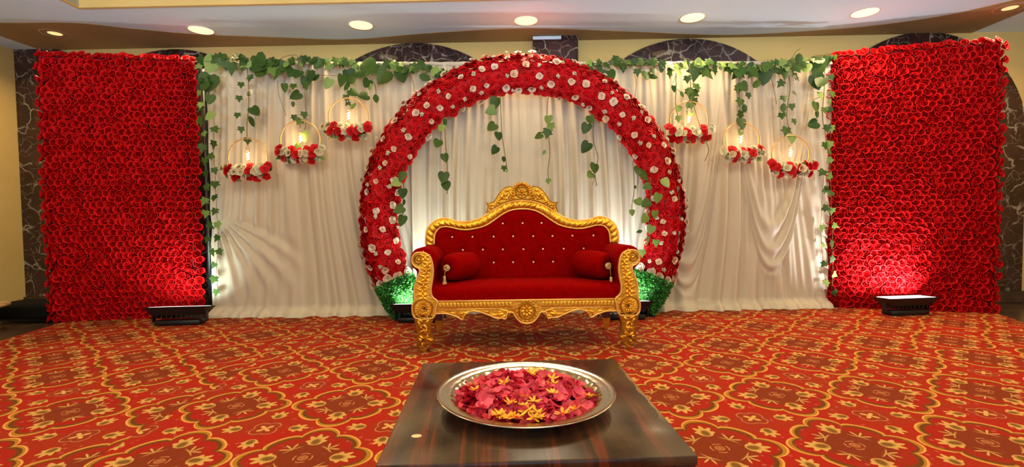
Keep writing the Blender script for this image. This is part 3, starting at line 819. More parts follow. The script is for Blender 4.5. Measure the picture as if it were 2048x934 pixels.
def vine(path_px, Y, label, leaves=(), auto=None, seed=1, group='artificial vines on the backdrop', stem_r=0.004, extra_stems=()):
    """path_px: stem through these pixels at depth Y; leaves: (px, py, size_px, kind, light, tilt)"""
    rn = random.Random(seed)
    pts = smooth_curve([tuple(at(px, py, Y)) for px, py in path_px], 6)
    org = Vector(pts[0]); e = tag(empty('hanging_vine', org), label, 'vine', group)
    mb = MB().tube([Vector(p)-org + Vector((0, rn.uniform(-.003, .003), 0)) for p in pts], stem_r, 5)
    for es in extra_stems:
        ep = smooth_curve([tuple(at(px, py, Y)) for px, py in es], 6); mb.tube([Vector(p)-org for p in ep], stem_r*0.7, 5)
    mb.build('stem', M['stem'], e)
    k = Y/956.0
    for lf in leaves:
        px, py, s_, kd, li, ti = (list(lf) + ['ivy', False, 0.0][len(lf)-3:])[:6]
        put_leaf(e, org, at(px, py, Y-0.02), s_*k, kd, li, ti, rn)
    if auto:
        n_, smin, smax, kd, jit = auto[:5]; lp = auto[5] if len(auto) > 5 else 0.25
        rp = resample(pts, n_)
        for i, p in enumerate(rp):
            sd = 1 if i % 2 else -1
            off = Vector((sd*rn.uniform(0.1, 1.0)*jit, -rn.uniform(.004, .03), rn.uniform(-.6, .6)*jit))
            kk = kd if kd != 'mix' else rn.choice(('ivy', 'ivy', 'heart', 'oval'))
            put_leaf(e, org, Vector(p)+off, rn.uniform(smin, smax)*k, kk, rn.random() < lp, rn.uniform(-1.2, 1.2)*(-sd if rn.random() < .7 else 1), rn)
    return e
YV = 4.80
# garlands along the rail
vine([(404, 118), (440, 112), (500, 122), (560, 126), (610, 118), (690, 124), (760, 128), (850, 134), (905, 146)], YV, 'leafy green garland along the curtain rail left of the flower arch',
     leaves=[(425, 120, 30, 'heart', True, .3), (447, 118, 26, 'ivy', False, -.2), (420, 150, 40, 'heart', False, .2), (408, 158, 34, 'ivy', False, -.3), (462, 125, 28, 'ivy', False, 0),
             (490, 112, 34, 'oval', False, .2), (512, 112, 42, 'heart', False, -.3), (527, 118, 38, 'heart', False, .5), (542, 116, 22, 'ivy', False, 0), (523, 138, 26, 'heart', False, .4), (545, 134, 26, 'ivy', True, -.2), (556, 138, 28, 'ivy', False, .1),
             (568, 122, 20, 'ivy', False, .3), (580, 118, 22, 'ivy', False, 0), (607, 112, 18, 'ivy', False, 0), (638, 118, 18, 'ivy', False, 0), (672, 116, 18, 'ivy', False, .1), (587, 138, 24, 'heart', False, .5), (620, 142, 30, 'heart', False, .2),
             (640, 150, 26, 'oval', False, 1.2), (660, 158, 24, 'heart', True, .4), (735, 134, 42, 'heart', False, .9), (752, 128, 40, 'heart', False, 1.1), (775, 142, 36, 'heart', False, .6), (800, 138, 34, 'heart', False, -.3), (838, 150, 28, 'oval', False, -1.2), (820, 134, 18, 'ivy'), (852, 130, 16, 'ivy')],
     auto=(80, 12, 24, 'mix', 0.05, .22), seed=3, extra_stems=([(550, 140), (560, 118), (590, 110), (605, 125)], [(640, 150), (680, 150), (705, 135)], [(822, 150), (828, 175), (825, 200)]))
vine([(1180, 128), (1225, 124), (1270, 122), (1330, 126), (1400, 124), (1470, 128), (1530, 130), (1590, 124), (1640, 116), (1664, 112)], YV, 'leafy green garland along the curtain rail right of the flower arch',
     leaves=[(1172, 130, 26, 'heart', False, .2), (1205, 138, 32, 'heart', False, .9), (1218, 142, 26, 'heart', False, -.3), (1232, 112, 18, 'ivy'), (1247, 130, 18, 'ivy'), (1262, 124, 16, 'ivy'), (1275, 138, 18, 'ivy'), (1293, 144, 22, 'heart', False, .1), (1297, 150, 22, 'oval', False, -1.1), (1306, 138, 18, 'ivy'), (1326, 120, 20, 'ivy'),
             (1340, 142, 18, 'ivy'), (1355, 140, 20, 'ivy', True), (1395, 130, 38, 'ivy', False, .2), (1408, 136, 32, 'ivy', False, -.6), (1430, 136, 18, 'ivy'), (1458, 136, 20, 'ivy'), (1484, 136, 34, 'ivy', False, .7), (1500, 140, 28, 'ivy', False, -.7), (1520, 130, 18, 'oval'), (1535, 125, 30, 'ivy', False, .2), (1532, 144, 30, 'heart', False, .2), (1520, 160, 26, 'oval', False, .7),
             (1560, 128, 34, 'ivy', False, .9), (1572, 140, 28, 'ivy', False, .3), (1590, 132, 24, 'ivy', False, -.4), (1598, 106, 28, 'oval', False, 0), (1612, 128, 26, 'heart', True, .1), (1625, 117, 12, 'ivy', True), (1590, 148, 22, 'ivy'), (1640, 128, 34, 'heart', False, .3), (1632, 150, 34, 'heart', False, -.3), (1645, 155, 30, 'heart', False, .6), (1650, 118, 28, 'oval', False, 1.2)],
     auto=(70, 12, 23, 'mix', 0.045, .18), seed=4, extra_stems=([(1540, 144), (1548, 180), (1553, 208)], [(1585, 120), (1590, 105), (1600, 98)], [(1262, 128), (1272, 160), (1270, 195)]))
# vertical vines above the hoop lamps
vine([(492, 120), (497, 170), (497, 215), (494, 250), (494, 276)], YV, 'vine with long leaves hanging to the leftmost hoop lamp',
     leaves=[(497, 180, 26, 'oval', False, -.7), (504, 215, 24, 'heart', False, -.6), (497, 232, 26, 'oval', False, -.4), (482, 165, 15, 'ivy'), (478, 192, 15, 'ivy'), (475, 226, 15, 'ivy'), (482, 254, 15, 'ivy'), (495, 276, 16, 'ivy'), (500, 150, 18, 'ivy')], seed=5)
vine([(603, 120), (607, 160), (611, 200), (612, 240), (606, 275)], YV, 'vine with scattered ivy leaves hanging to the second hoop lamp from the left',
     leaves=[(608, 150, 24, 'oval', False, .1), (600, 142, 22, 'heart', False, .4), (610, 165, 20, 'ivy', False, -.3), (568, 168, 18, 'heart'), (587, 168, 16, 'ivy'), (599, 186, 24, 'heart', False, .9), (586, 202, 13, 'oval'), (588, 230, 15, 'ivy'), (608, 224, 16, 'ivy'), (602, 238, 20, 'ivy', False, .5), (606, 264, 24, 'heart', True, -.3), (598, 285, 30, 'oval', True, .4)], seed=6,
     extra_stems=([(555, 160), (558, 190), (570, 225), (572, 232)],))
vine([(697, 115), (695, 150), (695, 180), (698, 205)], YV, 'vine with broad leaves hanging to the third hoop lamp from the left',
     leaves=[(696, 140, 30, 'heart', False, -.2), (684, 150, 26, 'heart', False, .3), (700, 150, 28, 'heart', False, -.5), (698, 162, 24, 'oval', False, .3), (700, 180, 22, 'heart', False, -.9), (692, 190, 16, 'ivy'), (696, 205, 14, 'ivy'), (706, 208, 16, 'heart', True, -.2)], seed=7)
vine([(735, 150), (748, 165), (752, 185), (750, 195)], YV, 'short vine ending in a leaf pair between third hoop lamp and flower arch',
     leaves=[(738, 160, 22, 'heart', False, .5), (740, 166, 20, 'oval', True, -.2), (735, 190, 24, 'heart', False, 1.2), (750, 188, 22, 'oval', False, -.2)], seed=8)
vine([(1352, 145), (1352, 180), (1351, 210), (1357, 238)], YV, 'thin vine at the left side of the first hoop lamp right of the arch',
     leaves=[(1348, 172, 15, 'heart'), (1362, 182, 16, 'oval', False, -.2), (1358, 212, 18, 'heart', True, .4), (1357, 232, 16, 'ivy', True)], seed=9, extra_stems=([(1352, 178), (1362, 184)], [(1352, 150), (1346, 166)]))
vine([(1379, 128), (1381, 165), (1385, 200), (1396, 240), (1408, 275), (1417, 300), (1410, 322)], YV, 'vine trailing through the first hoop lamp right of the arch down to a bare tip',
     leaves=[(1375, 152, 18, 'ivy'), (1392, 168, 22, 'ivy'), (1387, 178, 30, 'ivy', False, .3), (1377, 178, 18, 'ivy'), (1390, 196, 18, 'ivy'), (1380, 206, 18, 'heart', True), (1380, 222, 18, 'ivy', True)], seed=10)
vine([(1480, 125), (1478, 170), (1480, 215), (1481, 250), (1482, 275)], YV, 'thick vine hanging to the middle hoop lamp right of the arch',
     leaves=[(1480, 135, 30, 'heart', False, .2), (1483, 165, 24, 'heart', False, -.4), (1476, 172, 22, 'ivy'), (1497, 186, 16, 'ivy'), (1482, 198, 22, 'ivy', False, .4), (1487, 208, 20, 'oval', False, -.3), (1483, 222, 24, 'ivy'), (1483, 238, 26, 'heart', False, .1), (1481, 256, 20, 'oval', True)], seed=11)
vine([(1578, 150), (1580, 180), (1574, 220), (1576, 250), (1588, 275)], YV, 'vine with ivy leaf pairs hanging to the rightmost hoop lamp',
     leaves=[(1590, 146, 18, 'ivy'), (1566, 162, 18, 'ivy', False, .7), (1586, 182, 14, 'ivy', False, -.4), (1567, 192, 18, 'ivy'), (1584, 208, 16, 'ivy'), (1567, 206, 22, 'oval'), (1564, 226, 18, 'ivy'), (1588, 238, 16, 'ivy'), (1574, 255, 22, 'ivy', False, .3), (1584, 270, 20, 'heart', True, .1)], seed=12)
vine([(1650, 130), (1648, 180), (1645, 230), (1650, 265), (1655, 300)], YV, 'vine with curled leaves hanging at the top right corner of the right curtain',
     leaves=[(1640, 185, 20, 'ivy', True), (1632, 205, 24, 'heart', False, .1), (1636, 220, 20, 'oval', False, .3), (1649, 215, 16, 'ivy'), (1635, 245, 26, 'heart', False, 1.2), (1655, 250, 18, 'ivy'), (1660, 200, 14, 'ivy', True), (1650, 285, 18, 'ivy'), (1658, 300, 14, 'ivy')], seed=13, extra_stems=([(1650, 190), (1625, 200)],))
# side vines
def side_vine(pp, Y, n_, label, seed, light, smin=15, smax=20):
    return vine(pp, Y, label, auto=(n_, smin, smax, 'ivy', 0.006, light), seed=seed, stem_r=0.0022)
vine([(404, 130), (402, 180), (405, 240), (410, 300), (412, 380), (418, 470), (424, 500)], 4.76, 'ivy strand along the inner edge of the left red flower panel',
     leaves=[(402, 205, 16, 'ivy', True), (400, 240, 16, 'ivy'), (410, 165, 22, 'heart'), (425, 225, 22, 'heart', True, .5), (421, 190, 22, 'heart', False, .1)], auto=(15, 15, 20, 'ivy', .008, .3), seed=14, stem_r=0.0025)
side_vine([(428, 255), (427, 290), (430, 350), (433, 420), (437, 480), (432, 545), (436, 578)], 4.83, 13, 'thin ivy strand down the left edge of the left curtain', 15, .15)
side_vine([(1648, 340), (1645, 380), (1643, 420), (1642, 470), (1646, 520), (1651, 560)], 4.86, 7, 'thin ivy strand down the right edge of the right curtain', 16, .45)
side_vine([(1662, 150), (1663, 230), (1660, 300), (1662, 380), (1664, 450), (1666, 520), (1664, 580)], 4.84, 14, 'ivy strand along the inner edge of the right red flower panel', 17, .5)
# strands inside the arch
YI = 4.66
vine([(889, 230), (890, 270), (893, 310), (895, 345), (894, 388)], YI, 'leftmost of the four heart-leaved strands hanging inside the arch',
     leaves=[(889, 236, 18, 'oval'), (885, 250, 18, 'heart', True, .3), (878, 280, 22, 'heart', False, .4), (888, 308, 20, 'heart', False, -.2), (888, 345, 26, 'heart', False, .1), (891, 364, 22, 'heart', False, -.2)], seed=21)
vine([(1000, 188), (1002, 230), (1004, 270), (1010, 310), (1015, 343)], YI, 'heart-leaved strand hanging inside the arch above the left half of the sofa crest',
     leaves=[(992, 196, 26, 'heart', False, .2), (990, 218, 24, 'heart', True, 1.2), (990, 248, 24, 'heart', False, .8), (997, 265, 20, 'heart', False, .1), (994, 294, 20, 'heart', False, .6), (1007, 312, 16, 'oval'), (1008, 332, 14, 'ivy'), (1014, 338, 10, 'oval', True)], seed=22)
vine([(1097, 192), (1094, 225), (1097, 270), (1100, 305), (1096, 340), (1098, 368)], YI, 'strand with bare lower stem hanging inside the arch right of the sofa crest',
     leaves=[(1097, 232, 20, 'heart', True), (1102, 246, 20, 'ivy', True), (1096, 258, 24, 'ivy', False, .2), (1083, 268, 18, 'heart', False, .9), (1091, 300, 12, 'oval', True, .6), (1097, 358, 14, 'ivy', True)], seed=23)
vine([(1187, 236), (1187, 280), (1196, 315), (1190, 345), (1194, 372)], YI, 'rightmost of the four heart-leaved strands hanging inside the arch',
     leaves=[(1180, 232, 20, 'heart', False, -.1), (1175, 248, 24, 'heart', False, .4), (1177, 286, 26, 'heart', False, .6), (1190, 328, 24, 'heart', False, .3), (1184, 346, 20, 'heart', True, .9)], seed=24, extra_stems=([(1190, 350), (1185, 370)],))
vine([(806, 335), (807, 370), (806, 410), (806, 445)], YI-.12, 'leafy strand on the inner left side of the flower arch',
     leaves=[(806, 345, 22, 'heart', False, .2), (800, 362, 22, 'heart', True, 1.1), (806, 378, 22, 'heart', False, .1), (808, 398, 14, 'oval'), (806, 414, 24, 'heart', False, 1.0), (806, 432, 24, 'heart', False, .2)], seed=25)
vine([(1266, 322), (1268, 355), (1268, 385), (1264, 410), (1264, 430)], YI-.04, 'thin strand hanging on the inner right side of the flower arch',
     leaves=[(1278, 336, 22, 'heart', False, .6), (1284, 344, 24, 'heart', False, -.5), (1270, 370, 10, 'oval'), (1274, 398, 20, 'heart', True, -.5), (1264, 420, 14, 'heart', True)], seed=26)
vine([(1300, 355), (1302, 395), (1296, 430), (1300, 470), (1290, 500)], YI-.14, 'vine woven down the lower right limb of the flower arch',
     leaves=[(1328, 358, 22, 'heart', True, -.4), (1318, 388, 22, 'heart', True, .3), (1300, 370, 20, 'heart', False, 1.1), (1298, 402, 22, 'heart', False, .9), (1311, 422, 18, 'heart', True, 0), (1294, 432, 22, 'heart', True, .8), (1304, 452, 20, 'heart', True, .3), (1285, 462, 14, 'oval', False, 1.4), (1312, 480, 18, 'ivy', True), (1284, 500, 18, 'ivy', True), (1296, 472, 14, 'oval', True)], seed=27)

# ------------------------------------------------------------------ HOOP LAMPS
srs_red = [q.mesh('rose', M['arch_red']) for q in opens[:2]]; srs_wh = [q.mesh('rose', M['pink_rose']) for q in small]
def hoop_lamp(px, py_top, py_ring_c, py_fl, w_fl, label, seed, Y=4.78):
    rn = random.Random(seed)
    c_ = at(px, py_ring_c, Y); rad = (py_ring_c - py_top)*Y/956.0
    e = tag(empty('hoop_lamp', (c_.x, Y, c_.z-rad)), label, 'hanging lamp', 'floral hoop lamps on the backdrop')
    K = 48
    MB().tube([(rad*sin(2*pi*k/K), 0, rad+rad*cos(2*pi*k/K)) for k in range(K)], 0.0075, 6, closed=True).build('hoop', M['hoop'], e)
    MB().tube([(0, 0, 2*rad), (0.002, 0, 2*rad-0.06), (0, 0, 1.5*rad)], 0.003, 5).build('cord', M['stem'], e)
    MB().lathe([(0.0001, 0.05), (0.012, 0.048), (0.017, 0.03), (0.017, 0.0), (0.020, -0.002), (0.0001, -0.004)], 12, (0, 0, 1.38*rad)).build('socket', M['sock'], e)
    bl = MB()      # slim filament bulb: emissive squirrel-cage winding inside
    zc = 1.38*rad
    hp = [(0.012*cos(k*1.9), 0.012*sin(k*1.9), zc-0.02-0.008*k) for k in range(10)]
    bl.tube(hp, 0.0045, 5); bl.build('filament', M['fil'], e)
    zf = (c_.z - at(px, py_fl, Y).z); zf = rad - zf; w = w_fl*Y/956/2
    items = []
    N = 24
    for i in range(N):
        row = i % 3; q = (i//3)/7.0*2-1 + rn.uniform(-.1, .1)
        x = q*w*(1.0 if row else .85); z = zf + (row-1)*0.040 + rn.uniform(-.010, .010) + 0.03*abs(q)**2*(1 if row else 0.3); y = -0.02 - 0.045*(1-abs(row-1)) + rn.uniform(-.01, .01)
        red = (i*7+seed) % 9 in (0, 2, 4, 7)
        d = Vector((q*.6+rn.uniform(-.3, .3), -1, (row-1)*.55+rn.uniform(-.2, .3)))
        if red: inst(srs_red[i % 2], 'rose', e, basis(d, i, rn.uniform(.034, .041), (x, y, z)))
        else: inst(srs_wh[i % 3], 'rose', e, basis(d, i, rn.uniform(.030, .038), (x, y, z)))
    for i in range(9):
        q = rn.uniform(-1, 1)
        put_leaf(e, Vector((0, 0, 0)), (q*w*1.02, -0.03, zf+rn.uniform(-.05, .05)), rn.uniform(.05, .075), rn.choice(('heart', 'oval')), rn.random() < .5, rn.uniform(-2.5, 2.5), rn)
    mb = MB().tube([(-w*.8, 0, zf), (-w*.3, 0, zf-.02), (w*.3, 0, zf-.02), (w*.8, 0, zf)], 0.025, 7); mb.build('flower_foam', M['core'], e)
    d = bpy.data.lights.new('bulb_lamp', 'POINT'); d.energy = 1.15; d.color = (1.0, 0.60, 0.26); d.shadow_soft_size = 0.02
    o = bpy.data.objects.new('bulb_lamp', d); COL.objects.link(o); o.location = (c_.x, Y-0.035, c_.z-rad+zc-0.06)
    return e
hoop_lamp(496, 278, 316, 346, 84, 'leftmost lit gold hoop lamp with red and pale roses, lowest left of the arch', 1)
hoop_lamp(601, 242, 281, 311, 78, 'second lit gold hoop lamp from the left, over a bright green leaf', 2)
hoop_lamp(697, 197, 235, 265, 80, 'third lit gold hoop lamp from the left, highest one left of the arch', 3)
hoop_lamp(1378, 203, 241, 270, 80, 'lit gold hoop lamp nearest to the right side of the flower arch', 4)
hoop_lamp(1482, 245, 281, 312, 72, 'middle one of the three lit gold hoop lamps right of the arch', 5)
hoop_lamp(1581, 271, 309, 340, 84, 'rightmost lit gold hoop lamp with roses, next to the right red panel', 6)

# ------------------------------------------------------------------ SOFA
SX, SYF = 0.195, 3.53
so = tag(empty('sofa', (SX, SYF, 0)), 'carved gold framed sofa in deep red velvet with tufted curved back', 'sofa')
G, GE = M['gold'], M['gold_in']
def mir(mb, s_):
    if s_ > 0: return mb
    mb.v = [(-x, y, z) for x, y, z in mb.v]; mb.f = [tuple(reversed(f)) for f in mb.f]; return mb
# arm fronts (defined for x<0, mirrored)
arm_out = [(-.78, .735), (-.74, .730), (-.706, .706), (-.688, .663), (-.681, .596), (-.689, .529), (-.700, .461), (-.690, .410), (-.655, .374), (-.665, .33), (-.69, .255), (-.815, .255), (-.838, .33), (-.822, .39), (-.820, .475), (-.797, .549), (-.779, .594), (-.785, .620), (-.808, .630), (-.832, .66), (-.831, .70), (-.812, .728)]
arm_s = smooth_curve(arm_out, 5, closed=True)
leg_out = [(-.812, .27), (-.812, .20), (-.800, .14), (-.808, .10), (-.800, .05), (-.785, .030), (-.768, .030), (-.735, .030), (-.712, .055), (-.690, .088), (-.700, .12), (-.704, .16), (-.700, .215), (-.685, .255), (-.69, .27)]
leg_s = smooth_curve(leg_out, 4, closed=True)
for sgn in (1, -1):       # +1 keeps x<0 (left arm), -1 mirrors
    # plate
    a = MB().plate(arm_s[::-1], -0.045, 0.0)
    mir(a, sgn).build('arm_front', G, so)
    rim = MB().tube([(x, -0.046, z) for x, z in arm_s], 0.0065, 6, closed=True); mir(rim, sgn).build('arm_edging', GE, so)
    orn = MB(); y0 = -0.044
    orn.spiral(-.783, .682, .040, 1.6, .009, y0, a0=radians(60), d=1)
    cl_ = [(-.735, .70), (-.722, .65), (-.728, .60), (-.738, .55), (-.752, .50), (-.760, .45), (-.758, .415)]
    for i, (x, z) in enumerate(cl_):
        w = (.052, .05, .05, .058, .062, .062, .05)[i]
        orn.dome(x, z, radians(150), w, .028, .012, y0); orn.dome(x, z, radians(30), w*.8, .026, .012, y0)
        orn.dome(x, z+.012, radians(-95), .045, .018, .014, y0)
        orn.dome(x, z-.01, radians(205), w*.95, .022, .010, y0); orn.dome(x, z-.01, radians(-25), w*.75, .020, .010, y0)
    for k in range(4): orn.dome(-.745+.0*k, .712, radians(100+28*k), .04, .018, .010, y0)
    mir(orn, sgn).build('arm_carving', G, so)
    # rosette at the corner
    ro = MB(); cx, cz = -.760, .325
    ro.tube([(cx+.068*cos(2*pi*k/28), y0-.002, cz+.068*sin(2*pi*k/28)) for k in range(28)], .0065, 6, closed=True)
    ro.tube([(cx+.078*cos(2*pi*k/28), y0+.003, cz+.078*sin(2*pi*k/28)) for k in range(28)], .004, 5, closed=True)
    for k in range(14):
        an = 2*pi*k/14; ro.dome(cx+.024*cos(an), cz+.024*sin(an), an, .040, .015, .013, y0)
    for k in range(10):
        an = 2*pi*k/10; ro.sphere((cx+.022*cos(an), y0-.006, cz+.022*sin(an)), .006, 6, 4)
    mir(ro, sgn).build('rosette', G, so)
    hb = MB(); hb.lathe([(0.0001, -0.001), (0.011, -0.001), (0.0125, 0.004)], 12)
    hb.xform(Matrix.Translation((cx+.014, y0-.010, cz)) @ Matrix.Rotation(radians(90), 4, 'X')); mir(hb, sgn).build('bolt_hole', M['maroon'], so)
    # leg
    lg = MB().plate(leg_s[::-1], -0.045, 0.015)
    lg.box(-.783, -.742, -.04, .005, 0.0, .036, .004, 1)
    lg.tube([(x, -0.045, z) for x, z in leg_s], 0.0055, 6, closed=True)
    lg.spiral(-.768, .060, .028, 1.5, .008, y0, a0=radians(100), d=1)
    lg.spiral(-.775, .185, .020, 1.3, .007, y0, a0=radians(0), d=1)
    lg.spiral(-.727, .120, .016, 1.2, .006, y0, a0=radians(200), d=-1)
    for (x, z, an, L_) in ((-.80, .245, -20, .05), (-.80, .235, -60, .05), (-.715, .24, 215, .045), (-.79, .15, 20, .05), (-.76, .21, -50, .06), (-.735, .18, -100, .05), (-.79, .125, -35, .05), (-.75, .10, 60, .06), (-.74, .09, 20, .05), (-.72, .08, 30, .045), (-.80, .10, -10, .045), (-.70, .085, 150, .05), (-.74, .14, 120, .05)):
        lg.dome(x, z, radians(an), L_, .020, .012, y0)
    for k in range(7): lg.sphere((-.80+.018*k, y0-.002, .252-.004*sin(k)), .0075, 6, 4)
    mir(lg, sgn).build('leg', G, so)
    hb = MB().lathe([(0.0001, -0.001), (0.008, -0.001), (0.009, 0.004)], 10)
    hb.xform(Matrix.Translation((-.762, y0-.012, .096)) @ Matrix.Rotation(radians(90), 4, 'X')); mir(hb, sgn).build('bolt_hole', M['maroon'], so)
    # rear leg: maroon post with a gold foot
    rl = MB().box(-.755, -.695, .56, .62, .095, .40); o = mir(rl, sgn).build('leg', M['maroon'], so)
    ft = MB().add([(-.757, .558, .10), (-.693, .558, .10), (-.693, .622, .10), (-.757, .622, .10), (-.742, .572, 0), (-.708, .572, 0), (-.708, .608, 0), (-.742, .608, 0)],
                  [(0, 1, 2, 3), (7, 6, 5, 4), (0, 4, 5, 1), (1, 5, 6, 2), (2, 6, 7, 3), (3, 7, 4, 0)], False)
    f_ = MB(); f_.merge(ft); inst(mir(f_, sgn).mesh('foot', G), 'foot', o)
    MB().tube([(-sgn*-1*0 + (-.73 if sgn > 0 else .73), .0, .17), ((-.72 if sgn > 0 else .72), .58, .21)], .009, 6).build('stretcher', M['maroon'], so)
    # arm upholstery: rolled section swept to the back, with pillowed front edge
    sec = [(-.695, .40), (-.690, .50), (-.684, .58), (-.668, .635), (-.655, .680), (-.672, .726), (-.715, .758), (-.775, .768), (-.830, .745), (-.856, .690), (-.845, .635), (-.812, .600), (-.812, .55), (-.835, .47), (-.842, .38), (-.82, .34), (-.70, .34)]
    sec = smooth_curve(sec, 4, closed=True); cxm = -.755; P = []
    ys = [(-.002, .955), (.004, .985), (.02, 1.0), (.15, 1.0), (.30, 1.0), (.45, 1.0), (.56, .98)]
    for (y, q) in ys:
        for (x, z) in sec:
            zz = .50 + (z-.50)*q; P.append((cxm+(x-cxm)*q, y, zz - 0.012*(y/.56)*(z > .6)))
    au = MB().grid(P, len(ys), len(sec), closed_v=True)
    n_ = len(sec); au.f.append(tuple(range(n_))); au.sm.append(True); au.f.append(tuple(range((len(ys)-1)*n_, len(ys)*n_))[::-1]); au.sm.append(True)
    mir(au, sgn).build('arm_upholstery', M['velvet'], so)

# front rail and scalloped apron
half = [(.026-.026, .199), (.045, .210), (.080, .247), (.095, .272), (.107, .283), (.125, .286), (.143, .279), (.150, .250), (.160, .235), (.185, .243), (.215, .241), (.240, .248), (.263, .259), (.30, .275), (.34, .290), (.38, .298), (.42, .295), (.455, .272), (.470, .243), (.485, .240), (.505, .252), (.544, .270), (.600, .284), (.680, .282)]
bot = smooth_curve(half, 4); left_ = [(-x, z) for x, z in bot[::-1]]
rail = left_ + bot[1:] + [(.680, .374), (-.680, .374)]
MB().plate(rail, -0.034, 0.0).build('front_rail', G, so)
ed = MB().tube([(x, -0.036, z) for x, z in left_ + bot[1:]], .0062, 6)
ed.tube([(-.665, -.036, .374), (.665, -.036, .374)], .0065, 6)
ed.tube([(-.665, -.036, .314), (-.09, -.036, .314)], .0045, 6); ed.tube([(.09, -.036, .314), (.665, -.036, .314)], .0045, 6)
ed.build('rail_edging', GE, so)
for s_ in (-1, 1):
    n_ = 20
    gq = MB().box(-.0108, .0108, -.011, .004, -.003, .037, .0045, 2); gq.v = [(x + s_*.22*(z-.017), y, z) for x, y, z in gq.v]
    gm = gq.mesh('gadroon', G)
    for k in range(n_): inst(gm, 'gadroon', so, loc=(s_*(.105 + (.545)*(k+.5)/n_), -.033, .324))
mp_ = MB(); cx, cz, y0 = 0.0, .292, -.036
for R_ in (.058,): mp_.tube([(cx+R_*cos(2*pi*k/28), y0-.004, cz+R_*sin(2*pi*k/28)) for k in range(28)], .006, 6, closed=True)
for k in range(8):
    an = 2*pi*k/8; mp_.dome(cx+.012*cos(an), cz+.012*sin(an), an, .042, .028, .013, y0)
mp_.sphere((cx, y0-.010, cz), .012, 8, 5)
for k in range(16):
    an = 2*pi*k/16; mp_.sphere((cx+.074*cos(an), y0-.001, cz+.074*sin(an)), .0085, 6, 4)
mp_.build('medallion', G, so)
y0 = -.033
for s_ in (-1, 1):
    ap = MB()
    for (x, z, an, L_, w) in ((.13, .285, 20, .10, .022), (.16, .272, 0, .09, .022), (.15, .262, -20, .06, .02), (.22, .275, 150, .06, .02), (.21, .262, 10, .07, .022), (.27, .285, 15, .09, .018), (.36, .302, 0, .09, .014), (.43, .295, -30, .05, .02), (.455, .285, -75, .05, .018), (.50, .275, 160, .05, .018), (.52, .280, 10, .07, .02), (.60, .295, 0, .06, .014)):
        ap.dome(s_*x, z, radians(an if s_ > 0 else 180-an), L_, w, .010, y0)
    ap.tube([(s_*.107, -.036, .283), (s_*.125, -.040, .275), (s_*.140, -.040, .255), (s_*.128, -.040, .232)], [.006, .008, .009, .005], 6)
    ap.spiral(s_*.475, .258, .016, 1.2, .006, y0, a0=0, d=s_)
    ap.spiral(s_*.200, .262, .014, 1.2, .005, y0, a0=0, d=-s_)
    ap.build('apron_carving', G, so)

# seat and side of the seat box
bm_ = MB(); P = []; NX_, NP = 40, 0
sec_y = [(-.002, .372), (-.006, .40), (-.006, .435), (.004, .458), (.03, .474), (.12, .484), (.25, .486), (.38, .478), (.52, .468), (.54, .38)]
for i in range(NX_+1):
    x = -.70 + 1.40*i/NX_
    for (y, z) in sec_y:
        puff = .006*cos(x*2.0)*(1 if z > .45 else 0); P.append((x, y, z+puff))
bm_.grid(P, NX_+1, len(sec_y)); bm_.f = [tuple(reversed(f)) for f in bm_.f]; bm_.build('seat', M['velvet'], so)
MB().box(-.80, .80, .0, .60, .30, .372).build('seat_frame', M['maroon'], so)

# back: tufted panel, carved border, crest
inner_h = [(0, 1.052), (.06, 1.048), (.117, 1.034), (.18, 1.000), (.24, .958), (.30, .920), (.36, .898), (.42, .886), (.47, .880), (.53, .884), (.59, .898), (.64, .908), (.69, .902), (.725, .872), (.742, .83), (.747, .76)]
outer_h = [(0, 1.125), (.08, 1.118), (.15, 1.098), (.22, 1.062), (.285, 1.020), (.34, .985), (.40, .962), (.46, .950), (.52, .948), (.58, .960), (.64, .978), (.70, .975), (.765, .940), (.805, .885), (.818, .82), (.820, .76)]
inner = [(-x, z) for x, z in smooth_curve(inner_h, 6)[::-1]] + smooth_curve(inner_h, 6)[1:]
outer = [(-x, z) for x, z in smooth_curve(outer_h, 6)[::-1]] + smooth_curve(outer_h, 6)[1:]
def yb(z): return .50 + .085*(z-.45)
ix = [p[0] for p in smooth_curve(inner_h, 6)]; iz = [p[1] for p in smooth_curve(inner_h, 6)]
def topz(x):
    x = abs(x)
    for i in range(1, len(ix)):
        if ix[i] >= x: return iz[i-1] + (iz[i]-iz[i-1])*(x-ix[i-1])/max(1e-6, ix[i]-ix[i-1])
    return iz[-1]
BT = []
for cy_, xs in ((243, (521, 620, 715)), (308, (270, 370, 475, 572, 672, 768, 868, 973)), (372, (322, 421, 520, 622, 720, 823, 923)), (436, (474, 570, 671, 769, 877))):
    for cx_ in xs: BT.append(((cx_-619)*.00170, 1.343-.0017*cy_))
P = []; NU, NV = 150, 56
for i in range(NU+1):
    x = -.742 + 1.484*i/NU; tz = topz(x)+.004
    for j in range(NV+1):
        z = .44 + (tz-.44)*j/NV
        edge = min(1, (tz-z)/.05)*min(1, (.745-abs(x))/.05); edge = max(0, edge)
        bulge = .030*sqrt(edge) if edge > 0 else 0
        dm = 0
        for bx, bz in BT:
            dd = ((x-bx)**2 + (z-bz)**2)
            if dd < .01: dm += .012*math.exp(-dd/.00045) + .004*math.exp(-dd/.003)
        P.append((x, yb(z) - bulge + dm, z))
mb = MB().grid(P, NU+1, NV+1); mb.f = [tuple(reversed(f)) for f in mb.f]
bk_ = mb.build('backrest', M['velvet'], so)
bt_m = MB().sphere((0, 0, 0), .0085, 10, 6, sy=.8).mesh('crystal_button', M['crystal'])
for bx, bz in BT: inst(bt_m, 'crystal_button', bk_, loc=(bx, yb(bz)-.026, bz))
